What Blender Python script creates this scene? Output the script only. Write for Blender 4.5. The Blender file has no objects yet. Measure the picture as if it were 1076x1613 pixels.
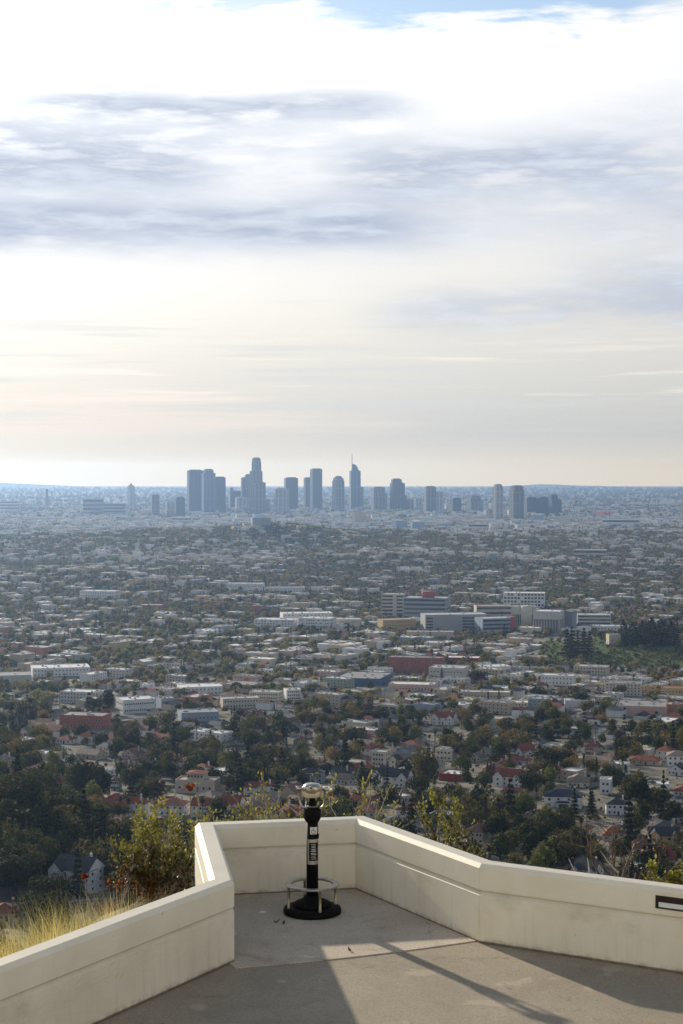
import bpy, math, random
import numpy as np
from mathutils import Vector, Matrix
R = math.radians
PI = math.pi
random.seed(7)
SC = bpy.context.scene
COL = SC.collection

# ------------------------------------------------------------------ camera
CAM_H, F_PX, V0 = 6.0, 2650.0, 740.0
PITCH = math.atan((806.5 - V0) / F_PX)
cd = bpy.data.cameras.new("camera")
cam = bpy.data.objects.new("camera", cd)
COL.objects.link(cam)
cam.location = (0, 0, CAM_H)
cam.rotation_euler = (PI / 2 - PITCH, 0, 0)
cd.sensor_fit = 'HORIZONTAL'
cd.sensor_width = 36.0
cd.lens = F_PX / 1076.0 * 36.0
cd.clip_start = 0.1
cd.clip_end = 120000.0
SC.camera = cam
SC.view_settings.view_transform = 'Standard'
SC.view_settings.look = 'None'
SC.view_settings.exposure = 0.10
SC.view_settings.gamma = 1.0

# ------------------------------------------------------------------ node expressions
class X:
    """A value in a node tree that can be used in arithmetic."""
    def __init__(s, nt, sock): s.nt, s.s = nt, sock
    def op(s, o, *a):
        n = s.nt.nodes.new('ShaderNodeMath'); n.operation = o
        for i, v in enumerate((s,) + a):
            if isinstance(v, X): s.nt.links.new(v.s, n.inputs[i])
            else: n.inputs[i].default_value = v
        return X(s.nt, n.outputs[0])
    def __add__(s, o): return s.op('ADD', o)
    __radd__ = __add__
    def __mul__(s, o): return s.op('MULTIPLY', o)
    __rmul__ = __mul__
    def __sub__(s, o): return s.op('SUBTRACT', o)
    def __rsub__(s, o): return (s * -1.0) + o
    def __rtruediv__(s, o):
        return (s * 0.0 + o) / s
    def __truediv__(s, o): return s.op('DIVIDE', o)
    def clamp(s):
        r = s.op('ADD', 0.0); r.s.node.use_clamp = True; return r
    def smooth(s, a, b):
        n = s.nt.nodes.new('ShaderNodeMapRange'); n.interpolation_type = 'SMOOTHSTEP'
        s.nt.links.new(s.s, n.inputs[0]); n.inputs[1].default_value = a; n.inputs[2].default_value = b
        n.inputs[3].default_value = 0; n.inputs[4].default_value = 1
        return X(s.nt, n.outputs[0])
    def gauss(s, c, w):
        d = (s - c) * (1.0 / w)
        return (d * d * -1.0).op('EXPONENT')

def vec(nt, x, y, z):
    n = nt.nodes.new('ShaderNodeCombineXYZ')
    for i, v in enumerate((x, y, z)):
        if isinstance(v, X): nt.links.new(v.s, n.inputs[i])
        else: n.inputs[i].default_value = v
    return n.outputs[0]

def noise(nt, co, scale=1.0, detail=4.0, rough=0.55, dist=0.0):
    n = nt.nodes.new('ShaderNodeTexNoise')
    if co is not None: nt.links.new(co, n.inputs['Vector'])
    n.inputs['Scale'].default_value = scale; n.inputs['Detail'].default_value = detail
    n.inputs['Roughness'].default_value = rough; n.inputs['Distortion'].default_value = dist
    return X(nt, n.outputs[0])

def mixc(nt, f, a, b):
    n = nt.nodes.new('ShaderNodeMix'); n.data_type = 'RGBA'; n.clamp_factor = True
    if isinstance(f, X): nt.links.new(f.s, n.inputs[0])
    else: n.inputs[0].default_value = f
    for i, v in ((6, a), (7, b)):
        if isinstance(v, (tuple, list)): n.inputs[i].default_value = (*v[:3], 1)
        else: nt.links.new(v, n.inputs[i])
    return n.outputs[2]

def scalec(nt, c, f):
    n = nt.nodes.new('ShaderNodeVectorMath'); n.operation = 'SCALE'
    if isinstance(c, (tuple, list)): n.inputs[0].default_value = c[:3]
    else: nt.links.new(c, n.inputs[0])
    if isinstance(f, X): nt.links.new(f.s, n.inputs['Scale'])
    else: n.inputs['Scale'].default_value = f
    return n.outputs[0]

# ------------------------------------------------------------------ sun and sky
SUN_AZ, SUN_EL = R(-31.4), R(18.4)           # azimuth from +Y, negative to the left
sdir = Vector((math.sin(SUN_AZ) * math.cos(SUN_EL), math.cos(SUN_AZ) * math.cos(SUN_EL), math.sin(SUN_EL)))
sl = bpy.data.lights.new("sun", 'SUN'); sl.energy = 5.0; sl.angle = R(0.9); sl.color = (1.0, 0.88, 0.70)
so = bpy.data.objects.new("sun", sl); COL.objects.link(so)
so.rotation_euler = (-sdir).to_track_quat('-Z', 'Y').to_euler()

HZ_TOP, HZ_FAR, HZ_SIGMA = 100.0, 26400.0, 3.4e-5          # haze box: top, far end, extinction per metre
HZ_EL = math.degrees(math.atan((HZ_TOP - 6.0) / HZ_FAR))
HZ_L = (0.475, 0.64, 0.86)                                      # colour of a long path of that air
def build_world():
    w = bpy.data.worlds.new("World"); SC.world = w; w.use_nodes = True
    nt = w.node_tree; nt.nodes.clear()
    out = nt.nodes.new('ShaderNodeOutputWorld'); bg = nt.nodes.new('ShaderNodeBackground')
    bg.inputs[1].default_value = 0.1
    nt.links.new(bg.outputs[0], out.inputs[0])
    sky = nt.nodes.new('ShaderNodeTexSky'); sky.sky_type = 'NISHITA'; sky.sun_disc = False
    sky.sun_elevation = SUN_EL; sky.sun_rotation = SUN_AZ
    sky.altitude = 350; sky.air_density = 1.0; sky.dust_density = 0.6; sky.ozone_density = 1.0
    tc = nt.nodes.new('ShaderNodeTexCoord')
    sep = nt.nodes.new('ShaderNodeSeparateXYZ'); nt.links.new(tc.outputs['Generated'], sep.inputs[0])
    dx, dy, dz = (X(nt, sep.outputs[i]) for i in range(3))
    el = dz.op('ARCSINE') * (180 / PI)
    az = dx.op('ARCTAN2', dy) * (180 / PI)
    dn = nt.nodes.new('ShaderNodeVectorMath'); dn.operation = 'DOT_PRODUCT'
    nt.links.new(tc.outputs['Generated'], dn.inputs[0]); dn.inputs[1].default_value = sdir
    cs = X(nt, dn.outputs['Value'])
    # noise in (azimuth, elevation) degrees, stretched along the horizon
    wob = (noise(nt, vec(nt, az * 0.11, el * 0.3, 3.1), 1.0, 3.0) - 0.5)
    n1 = noise(nt, vec(nt, az * 0.13, el * 0.55 + wob * 0.6, 1.7), 1.0, 6.0, 0.56)      # large
    n2 = noise(nt, vec(nt, az * 0.36, el * 1.9 + wob * 0.5, 8.2), 1.0, 6.0, 0.55)      # mottle
    n3 = noise(nt, vec(nt, az * 0.09, el * 2.4 + wob * 0.9, 5.5), 1.0, 5.0, 0.55)      # streaks
    e2 = el + wob * 0.8 + (n1 - 0.5) * 0.9 + (n2 - 0.5) * 0.8
    def band(c, w, a): return e2.gauss(c, w) * a
    # grey-lavender bands
    left = lambda a, b: 1.0 - az.smooth(a, b)
    bc = band(8.1, 0.80, left(-1.5, 6.5))
    b = band(10.1, 0.85, (left(-7.5, -2.5) * 0.90 + az.smooth(-1.5, 1.8) * left(8.0, 13.0) * 0.95))
    b = b + band(12.1, 0.5, left(0.0, 5.0) * az.smooth(-13.5, -7.0) * 0.95)
    b = b + band(11.1, 0.6, left(-7.0, 6.0) * 0.45)
    b = b + band(9.3, 1.2, az.smooth(-8.0, 8.0) * 0.35)
    b = b + el.gauss(10.2, 2.0) * left(-2.0, 8.0) * 0.24
    b = b + band(5.4, 0.70, az.smooth(-0.5, 4.0) * 0.75)
    b = b + band(6.5, 0.6, az.smooth(6.0, 11.0) * 0.55)
    b = b + az.smooth(3.0, 13.0) * el.gauss(9.5, 4.2) * 0.42
    away = el.smooth(16.5, 26.0)
    tex = n2.smooth(0.34, 0.60) * 0.62 + n1.smooth(0.36, 0.62) * 0.38
    b = b + el.smooth(6.3, 8.0) * el.smooth(13.2, 11.6) * 0.12
    grey = (b * (tex * 0.95 + 0.32) + bc * (tex * 0.45 + 0.85)).clamp()
    # cloud cover: solid low in the view, broken above and behind
    edge = el - (14.65 + (n2 - 0.5) * 2.6 + (n1 - 0.5) * 0.5)
    gap = edge.smooth(-0.15, 0.50) * (az.gauss(5.4, 6.6)).smooth(0.2, 0.7)
    gap2 = edge.smooth(-0.6, 0.6) * n2.smooth(0.46, 0.57) * 0.85 * az.gauss(-5.0, 6.0)
    brk = n1.smooth(0.44, 0.66)
    cover = (1.0 - gap - gap2).clamp() * (1.0 - away) + brk * away
    # brightness: strong glow around the sun, falling off away from it
    ang = cs.op('MINIMUM', 1.0).op('MAXIMUM', -1.0).op('ARCCOSINE') * (180 / PI)
    glow = (ang * (-1.0 / 14.0)).op('EXPONENT')
    bright = glow * 1.9 + 0.74 + el.gauss(13.0, 3.0) * 0.22
    side = (cs * 0.5 + 0.5)
    bright = bright * (side * 0.40 + 0.60) * (1.0 - away * 0.40)
    white = mixc(nt, el.smooth(4.0, 9.0), (1.0, 0.965, 0.88), (1.0, 1.0, 1.0))
    low = el.smooth(0.2, 6.5)
    lowc = mixc(nt, az.smooth(-13.0, 6.0), (0.92, 0.86, 0.775), (0.83, 0.845, 0.84))
    white = mixc(nt, low, lowc, white)
    cl = scalec(nt, white, bright * (low * 0.14 + 0.86))
    # soft streaks low in the sky
    st = (n3.smooth(0.54, 0.66) * el.gauss(3.2, 1.3))
    cl = mixc(nt, st * 0.45, cl, (1.05, 0.97, 0.86))
    pk = (n3.smooth(0.40, 0.55) * el.gauss(1.9, 0.8) * left(-6.0, 4.0))
    cl = mixc(nt, pk * 0.30, cl, (1.0, 0.84, 0.74))
    sd = (n3.smooth(0.50, 0.38) * el.gauss(3.6, 2.2))
    cl = mixc(nt, sd * 0.45, cl, (0.66, 0.69, 0.72))
    greyc = mixc(nt, n2.smooth(0.36, 0.66), (0.40, 0.47, 0.61), (0.63, 0.69, 0.79))
    cl = mixc(nt, grey * 0.92, cl, greyc)
    cl = mixc(nt, el.smooth(1.3, -0.1) * 0.80, cl, (0.78, 0.72, 0.62))
    # through the low haze the far sky reaches the eye dimmed and blued: the air out there is bright and warm near the horizon
    up = el.op('MAXIMUM', HZ_EL)
    path = ((HZ_TOP - 6.0) / (up * (PI / 180)).op('TANGENT'))
    T = (path * -HZ_SIGMA).op('EXPONENT')
    sc = nt.nodes.new('ShaderNodeVectorMath'); sc.operation = 'SUBTRACT'; nt.links.new(cl, sc.inputs[0])
    nt.links.new(scalec(nt, HZ_L, 1.0 - T), sc.inputs[1])
    cl = scalec(nt, sc.outputs[0], 1.0 / T)
    cl = scalec(nt, cl, 10.0)
    clear = scalec(nt, sky.outputs[0], 1.35)
    col = mixc(nt, cover, clear, cl)
    col = mixc(nt, (el * -1.0).smooth(2.0, 4.0), col, (1.2, 1.2, 1.1))
    nt.links.new(col, bg.inputs[0])
build_world()
cyc = SC.cycles
cyc.max_bounces = 5; cyc.diffuse_bounces = 3; cyc.glossy_bounces = 2; cyc.transmission_bounces = 2
cyc.volume_bounces = 1; cyc.transparent_max_bounces = 6
cyc.use_denoising = True; cyc.denoising_prefilter = 'NONE'
cyc.caustics_reflective = False; cyc.caustics_refractive = False

# ------------------------------------------------------------------ mesh helpers
class MB:
    """Collects shapes; build() links them as one mesh object."""
    def __init__(s): s.v, s.f, s.m, s.sm = [], [], [], []
    def add(s, vs, fs, mi=0, smooth=False, mat=None):
        o = len(s.v)
        if mat is not None: vs = [mat @ Vector(p) for p in vs]
        s.v += [tuple(p) for p in vs]
        for f in fs:
            s.f.append(tuple(i + o for i in f)); s.m.append(mi); s.sm.append(smooth)
    def box(s, x0, x1, y0, y1, z0, z1, mi=0, mat=None):
        s.add([(x0, y0, z0), (x1, y0, z0), (x1, y1, z0), (x0, y1, z0), (x0, y0, z1), (x1, y0, z1), (x1, y1, z1), (x0, y1, z1)],
              [(0, 3, 2, 1), (4, 5, 6, 7), (0, 1, 5, 4), (1, 2, 6, 5), (2, 3, 7, 6), (3, 0, 4, 7)], mi, False, mat)
    def prism(s, poly, z0, z1, mi=0, cap=True):
        n = len(poly)
        vs = [(x, y, z0) for x, y in poly] + [(x, y, z1) for x, y in poly]
        fs = [(i, (i + 1) % n, n + (i + 1) % n, n + i) for i in range(n)]
        if cap: fs += [tuple(range(n))[::-1], tuple(range(n, 2 * n))]
        s.add(vs, fs, mi)
    def lathe(s, prof, n=24, mi=0, mat=None, smooth=True, sx=1.0, sy=1.0):
        vs, fs = [], []
        for r, z in prof:
            for k in range(n):
                a = 2 * PI * k / n
                vs.append((r * sx * math.cos(a), r * sy * math.sin(a), z))
        for i in range(len(prof) - 1):
            for k in range(n):
                k2 = (k + 1) % n
                fs.append((i * n + k, i * n + k2, (i + 1) * n + k2, (i + 1) * n + k))
        fs.append(tuple(range(n))[::-1]); fs.append(tuple((len(prof) - 1) * n + k for k in range(n)))
        s.add(vs, fs, mi, smooth, mat)
    def tube(s, pts, rad, n=8, mi=0, smooth=True):
        pts = [Vector(p) for p in pts]
        if not hasattr(rad, '__len__'): rad = [rad] * len(pts)
        vs, fs = [], []
        ref = Vector((0, 0, 1))
        for i, p in enumerate(pts):
            t = (pts[min(i + 1, len(pts) - 1)] - pts[max(i - 1, 0)]).normalized()
            if abs(t.dot(ref)) > 0.97: ref = Vector((1, 0, 0)) if abs(t.x) < 0.9 else Vector((0, 1, 0))
            a = t.cross(ref).normalized(); b = t.cross(a)
            for k in range(n):
                q = 2 * PI * k / n
                vs.append(p + (a * math.cos(q) + b * math.sin(q)) * rad[i])
        for i in range(len(pts) - 1):
            for k in range(n):
                k2 = (k + 1) % n
                fs.append((i * n + k, i * n + k2, (i + 1) * n + k2, (i + 1) * n + k))
        fs.append(tuple(range(n))); fs.append(tuple((len(pts) - 1) * n + k for k in range(n))[::-1])
        s.add(vs, fs, mi, smooth)
    def mesh(s, name, mats):
        me = bpy.data.meshes.new(name)
        me.from_pydata(s.v, [], s.f)
        for m in (mats if isinstance(mats, (list, tuple)) else [mats]): me.materials.append(m)
        me.polygons.foreach_set('material_index', s.m)
        me.polygons.foreach_set('use_smooth', s.sm)
        me.update()
        return me
    def build(s, name, mats, parent=None, loc=None):
        return link(name, s.mesh(name, mats), parent, loc)

def link(name, data, parent=None, loc=None):
    o = bpy.data.objects.new(name, data); COL.objects.link(o)
    if parent is not None: o.parent = parent
    if loc is not None: o.location = loc
    return o
def tag(o, label=None, cat=None, group=None, kind=None):
    if label: o['label'] = label
    if cat: o['category'] = cat
    if group: o['group'] = group
    if kind: o['kind'] = kind
    return o
def thing(name, label, cat, loc=(0, 0, 0), rz=0.0, group=None):
    o = bpy.data.objects.new(name, None); COL.objects.link(o)
    o.location = loc; o.rotation_euler = (0, 0, rz); o.empty_display_size = 0.5
    return tag(o, label, cat, group)
def quads_mesh(name, V, mat, n=4):
    """V: (k*n, 3) array, every n vertices one face."""
    me = bpy.data.meshes.new(name); k = len(V) // n
    me.vertices.add(len(V)); me.vertices.foreach_set('co', np.ascontiguousarray(V, dtype=np.float32).ravel())
    me.loops.add(len(V)); me.loops.foreach_set('vertex_index', np.arange(len(V), dtype=np.int32))
    me.polygons.add(k); me.polygons.foreach_set('loop_start', np.arange(0, len(V), n, dtype=np.int32))
    me.materials.append(mat); me.update(); me.validate()
    return me
def raw_mesh(name, V, Fq, mats, mi=None, smooth=False):
    me = bpy.data.meshes.new(name); V = np.asarray(V, dtype=np.float32); Fq = np.asarray(Fq, dtype=np.int32)
    n = Fq.shape[1]
    me.vertices.add(len(V)); me.vertices.foreach_set('co', V.ravel())
    me.loops.add(Fq.size); me.loops.foreach_set('vertex_index', Fq.ravel())
    me.polygons.add(len(Fq)); me.polygons.foreach_set('loop_start', np.arange(0, Fq.size, n, dtype=np.int32))
    for m in mats: me.materials.append(m)
    if mi is not None: me.polygons.foreach_set('material_index', np.asarray(mi, dtype=np.int32))
    me.polygons.foreach_set('use_smooth', np.full(len(Fq), smooth))
    me.update(); me.validate()
    return me

# ------------------------------------------------------------------ picture point -> place on the ground
def ray(u, v):
    F = Vector((0, math.cos(PITCH), -math.sin(PITCH))); U = Vector((0, math.sin(PITCH), math.cos(PITCH)))
    return (F * F_PX + Vector((1, 0, 0)) * (u - 538.0) + U * (806.5 - v)).normalized()
def on_z(u, v, z):
    d = ray(u, v); t = (z - CAM_H) / d.z
    return Vector((d.x * t, d.y * t, z))
def px_of(p):
    q = Vector(p) - Vector((0, 0, CAM_H)); c, s = math.cos(PITCH), math.sin(PITCH)
    dep = q.y * c - q.z * s
    return 538.0 + F_PX * q.x / dep, 806.5 - F_PX * (q.y * s + q.z * c) / dep, dep

# ------------------------------------------------------------------ materials
MATS = {}
def new_mat(name):
    m = bpy.data.materials.new(name); m.use_nodes = True
    nt = m.node_tree; p = nt.nodes['Principled BSDF']
    MATS[name] = m
    return m, nt, p
def objco(nt):
    n = nt.nodes.new('ShaderNodeTexCoord'); return n.outputs['Object']
def worldco(nt):
    n = nt.nodes.new('ShaderNodeNewGeometry'); return n.outputs['Position']
def plain(name, col, rough=0.7, metal=0.0, var=0.12, scale=6.0, spec=0.3, world=False, bump=0.0):
    m, nt, p = new_mat(name)
    n = noise(nt, worldco(nt) if world else objco(nt), scale, 5.0, 0.6)
    c = mixc(nt, n.smooth(0.3, 0.7), tuple(x * (1 - var) for x in col), tuple(min(1, x * (1 + var)) for x in col))
    nt.links.new(c, p.inputs['Base Color'])
    p.inputs['Roughness'].default_value = rough; p.inputs['Metallic'].default_value = metal
    p.inputs['Specular IOR Level'].default_value = spec
    if bump:
        b = nt.nodes.new('ShaderNodeBump'); b.inputs['Strength'].default_value = bump; b.inputs['Distance'].default_value = 0.01
        nt.links.new(n.s, b.inputs['Height']); nt.links.new(b.outputs[0], p.inputs['Normal'])
    return m

def make_concrete_wall():
    m, nt, p = new_mat("cream_concrete")
    co = worldco(nt)
    sp = nt.nodes.new('ShaderNodeSeparateXYZ'); nt.links.new(co, sp.inputs[0])
    x, y, z = (X(nt, sp.outputs[i]) for i in range(3))
    big = noise(nt, co, 1.3, 6.0, 0.62)
    strk = noise(nt, vec(nt, x * 7.0, y * 7.0, z * 0.5), 1.0, 5.0, 0.6)          # vertical runs
    fine = noise(nt, co, 38.0, 6.0, 0.7)
    c = mixc(nt, big.smooth(0.3, 0.72), (0.775, 0.72, 0.575), (0.85, 0.805, 0.67))
    c = mixc(nt, fine.smooth(0.55, 0.8) * 0.30, c, (0.56, 0.49, 0.34))
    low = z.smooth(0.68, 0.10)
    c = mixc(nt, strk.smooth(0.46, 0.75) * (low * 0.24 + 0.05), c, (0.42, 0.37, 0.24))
    band = z.gauss(0.52, 0.16) * noise(nt, vec(nt, x * 1.1, y * 1.1, z * 2.0), 1.0, 6.0, 0.7).smooth(0.50, 0.72)
    c = mixc(nt, band * 0.34, c, (0.36, 0.32, 0.18))
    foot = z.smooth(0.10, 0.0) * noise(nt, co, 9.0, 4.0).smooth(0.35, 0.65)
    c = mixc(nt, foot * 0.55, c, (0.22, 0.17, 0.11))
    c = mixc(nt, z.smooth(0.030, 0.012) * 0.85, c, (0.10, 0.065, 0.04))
    spots = noise(nt, co, 11.0, 2.0, 0.5).smooth(0.72, 0.80)
    c = mixc(nt, spots * 0.35, c, (0.28, 0.24, 0.16))
    gn = nt.nodes.new('ShaderNodeNewGeometry'); gs = nt.nodes.new('ShaderNodeSeparateXYZ'); nt.links.new(gn.outputs['True Normal'], gs.inputs[0])
    flat = X(nt, gs.outputs[2]).smooth(0.93, 0.99)                      # rain-dirtied flat top of the coping
    c = mixc(nt, flat * (big.smooth(0.25, 0.7) * 0.35 + 0.5), c, (0.52, 0.49, 0.42))
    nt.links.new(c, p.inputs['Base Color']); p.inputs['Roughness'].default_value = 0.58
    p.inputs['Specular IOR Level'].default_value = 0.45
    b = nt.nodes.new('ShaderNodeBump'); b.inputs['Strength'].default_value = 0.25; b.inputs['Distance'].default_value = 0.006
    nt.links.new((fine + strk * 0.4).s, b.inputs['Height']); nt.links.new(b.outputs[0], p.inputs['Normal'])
    return m
def make_floor(name, c0, c1, dark, grain, spots=True):
    m, nt, p = new_mat(name)
    co = worldco(nt)
    big = noise(nt, co, 0.55, 6.0, 0.6, 0.4); mid = noise(nt, co, 3.0, 5.0, 0.65); fine = noise(nt, co, grain, 3.0, 0.7)
    c = mixc(nt, big.smooth(0.3, 0.7), c0, c1)
    c = mixc(nt, mid.smooth(0.5, 0.75) * 0.35, c, dark)
    c = mixc(nt, fine.smooth(0.42, 0.66) * 0.5, c, tuple(x * 0.55 for x in c0))
    c = mixc(nt, noise(nt, co, grain * 1.7, 2.0, 0.5).smooth(0.66, 0.74) * 0.5, c, tuple(min(1, x * 1.9) for x in c1))
    ln = noise(nt, co, 0.42, 6.0, 0.62, 0.3) - 0.5
    c = mixc(nt, (ln * ln).smooth(0.000030, 0.000004) * mid.smooth(0.46, 0.58) * 0.4, c, tuple(x * 0.35 for x in c0))       # wandering hairline cracks
    st = noise(nt, co, 1.4, 4.0, 0.5, 0.6)
    c = mixc(nt, st.smooth(0.63, 0.68) * 0.30, c, tuple(min(1, x * 1.5) for x in c1))
    c = mixc(nt, noise(nt, co, 0.9, 5.0, 0.6, 0.8).smooth(0.58, 0.68) * 0.40, c, tuple(x * 0.55 for x in c0))
    if spots: c = mixc(nt, noise(nt, co, 5.5, 2.0, 0.5).smooth(0.73, 0.79) * 0.5, c, tuple(x * 0.35 for x in c0))
    nt.links.new(c, p.inputs['Base Color']); p.inputs['Roughness'].default_value = 0.85
    p.inputs['Specular IOR Level'].default_value = 0.25
    b = nt.nodes.new('ShaderNodeBump'); b.inputs['Strength'].default_value = 0.5; b.inputs['Distance'].default_value = 0.006
    nt.links.new(fine.s, b.inputs['Height']); nt.links.new(b.outputs[0], p.inputs['Normal'])
    return m
M_WALL = make_concrete_wall()
M_PAD = make_floor("worn_concrete_paving", (0.49, 0.415, 0.325), (0.62, 0.54, 0.43), (0.25, 0.195, 0.14), 34.0)
M_ASPH = make_floor("grey_asphalt", (0.315, 0.27, 0.20), (0.40, 0.345, 0.265), (0.22, 0.185, 0.135), 42.0)
M_BLACK = plain("black_enamel", (0.006, 0.006, 0.006), 0.6, 0.0, 0.3, 20.0, 0.10)
M_STEEL = plain("brushed_steel", (0.50, 0.47, 0.42), 0.36, 1.0, 0.18, 14.0)
M_CAST = plain("champagne_cast_metal", (0.50, 0.46, 0.38), 0.34, 1.0, 0.25, 22.0)
M_LEGM = plain("tan_metal", (0.50, 0.44, 0.31), 0.45, 0.8, 0.15, 10.0)
M_GLASSD = plain("dark_glass", (0.02, 0.024, 0.028), 0.12, 0.0, 0.2, 2.0, 0.6)
M_WHITE = plain("white_paint", (0.78, 0.77, 0.74), 0.55, 0.0, 0.06)
M_OFFW = plain("pale_sticker", (0.68, 0.67, 0.63), 0.5, 0.0, 0.10, 60.0)
M_DBRN = plain("dark_brown_metal", (0.035, 0.022, 0.02), 0.45, 0.3, 0.2)
M_LENS = plain("pale_lens", (0.72, 0.78, 0.78), 0.3, 0.0, 0.06)

# ------------------------------------------------------------------ terrace outline
WT = 1.0                                     # wall height
TH = 0.29                                    # wall thickness
def top_pt(u, v): p = on_z(u, v, WT); return Vector((p.x, p.y))
P1, P2, P3, P4 = top_pt(369, 1386), top_pt(341, 1300), top_pt(560, 1291), top_pt(755, 1361)
PL = top_pt(0, 1525); PR = top_pt(1076, 1402)
P0 = P1 + (PL - P1).normalized() * 14.0
P5 = P4 + (PR - P4).normalized() * 14.0
INNER = [P0, P1, P2, P3, P4, P5]
def normal_of(a, b):                         # outward normal (left of travel P0->P5)
    d = (b - a).normalized(); return Vector((-d.y, d.x))
def offset(pts, t):
    out = []
    for i, p in enumerate(pts):
        ns = []
        if i > 0: ns.append(normal_of(pts[i - 1], p))
        if i < len(pts) - 1: ns.append(normal_of(p, pts[i + 1]))
        if len(ns) == 1: out.append(p + ns[0] * t)
        else:
            m = (ns[0] + ns[1]).normalized(); out.append(p + m * (t / max(0.3, m.dot(ns[0]))))
    return out
BACK = [Vector((P5.x + 2, -14)), Vector((P0.x - 2, -14))]
TERRACE = offset(INNER, TH) + BACK
def poly_dist(px, py):
    """distance outside the terrace outline (0 inside), numpy arrays"""
    px = np.asarray(px, float); py = np.asarray(py, float)
    best = np.full(px.shape, 1e18); ins = np.zeros(px.shape, bool)
    n = len(TERRACE)
    for i in range(n):
        ax, ay = TERRACE[i]; bx, by = TERRACE[(i + 1) % n]
        ex, ey = bx - ax, by - ay
        t = np.clip(((px - ax) * ex + (py - ay) * ey) / (ex * ex + ey * ey), 0, 1)
        d = (px - ax - t * ex) ** 2 + (py - ay - t * ey) ** 2
        best = np.minimum(best, d)
        c = ((ay > py) != (by > py)) & (px < (bx - ax) * (py - ay) / (by - ay + 1e-12) + ax)
        ins ^= c
    return np.where(ins, 0.0, np.sqrt(best))
KS = [0, 0.05, 0.9, 1.6, 5, 20, 80, 180, 330, 480, 640, 850, 1100, 1700, 2400, 3500, 9000, 30000]
KZ = [-0.6, -0.3, -0.2, -0.5, -3.5, -15, -56, -103, -141, -158, -166, -178, -192, -224, -239, -245, -246, -250]
def gz(x, y):
    x = np.asarray(x, float); y = np.asarray(y, float)
    s = poly_dist(x, y)
    z = np.interp(s, KS, KZ)
    k = np.clip((s - 300) / 600, 0, 1)
    z = z + k * (4.0 * np.sin(x / 170 + y / 260) + 3.0 * np.sin(x / 95 - y / 140 + 1.3)) * np.clip(1 - (y - 1200) / 1200, 0, 1)
    # park hill beyond the right of the shops, low ridges far out
    z = z + 22 * np.exp(-(((x - 400) / 150) ** 2 + ((y - 2210) / 170) ** 2))
    z = z + 22 * np.exp(-(((x + 620) / 420) ** 2 + ((y - 3700) / 330) ** 2)) + 30 * np.exp(-(((x - 900) / 500) ** 2 + ((y - 5900) / 420) ** 2)) + 26 * np.exp(-(((x - 180) / 330) ** 2 + ((y - 4350) / 240) ** 2))
    z = z + 62 * np.exp(-(((x + 250) / 900) ** 2 + ((y - 5200) / 550) ** 2)) * (1 + 0.35 * np.sin(x / 130) * np.sin(y / 170))
    z = z + 14 * np.exp(-(((x + 1100) / 700) ** 2 + ((y - 4700) / 500) ** 2))
    # the dark wooded knoll low on the left
    z = z + 20 * np.exp(-(((x + 165) / 45) ** 2 + ((y - 760) / 95) ** 2))
    return z
def gz1(x, y): return float(gz(np.array([x]), np.array([y]))[0])
def ground_at(u, v):
    """first point of the terrain met by the sight line through picture point (u, v), beyond the terrace"""
    d = ray(u, v)
    t = np.geomspace(120, 60000, 6000)
    h = CAM_H + d.z * t - gz(d.x * t, d.y * t)
    i = int(np.argmax(h < 0))
    if not h[i] < 0: return None
    a, b = t[i - 1], t[i]
    w = h[i - 1] / (h[i - 1] - h[i])
    tt = a + (b - a) * w
    return Vector((d.x * tt, d.y * tt, CAM_H + d.z * tt))

# ------------------------------------------------------------------ ground
def make_ground():
    m, nt, p = new_mat("city_ground")
    co = worldco(nt)
    a = noise(nt, co, 0.012, 5.0, 0.6); b = noise(nt, co, 0.06, 5.0, 0.65); f = noise(nt, co, 0.6, 4.0, 0.6)
    c = mixc(nt, a.smooth(0.35, 0.65), (0.14, 0.122, 0.088), (0.23, 0.20, 0.155))
    c = mixc(nt, b.smooth(0.50, 0.60) * 0.9, c, (0.06, 0.066, 0.035))
    c = mixc(nt, b.smooth(0.44, 0.36) * 0.6, c, (0.24, 0.225, 0.20))
    c = mixc(nt, f.smooth(0.4, 0.7) * 0.3, c, (0.05, 0.05, 0.03))
    nt.links.new(c, p.inputs['Base Color']); p.inputs['Roughness'].default_value = 0.9
    p.inputs['Specular IOR Level'].default_value = 0.15
    ys = np.concatenate([np.linspace(-45, 60, 106), np.geomspace(61.5, 26000, 230)])
    ts = np.linspace(-1, 1, 241)
    Y = np.repeat(ys[:, None], len(ts), 1)
    Xg = ts[None, :] * (45 + 0.56 * np.maximum(ys, 0))[:, None]
    Z = gz(Xg, Y)
    V = np.stack([Xg, Y, Z], -1).reshape(-1, 3)
    n = len(ts); idx = np.arange(len(ys) * n).reshape(len(ys), n)
    Fq = np.stack([idx[:-1, :-1], idx[:-1, 1:], idx[1:, 1:], idx[1:, :-1]], -1).reshape(-1, 4)
    o = link("ground", raw_mesh("ground", V, Fq, [m], smooth=True)); o['kind'] = 'structure'
make_ground()

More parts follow.
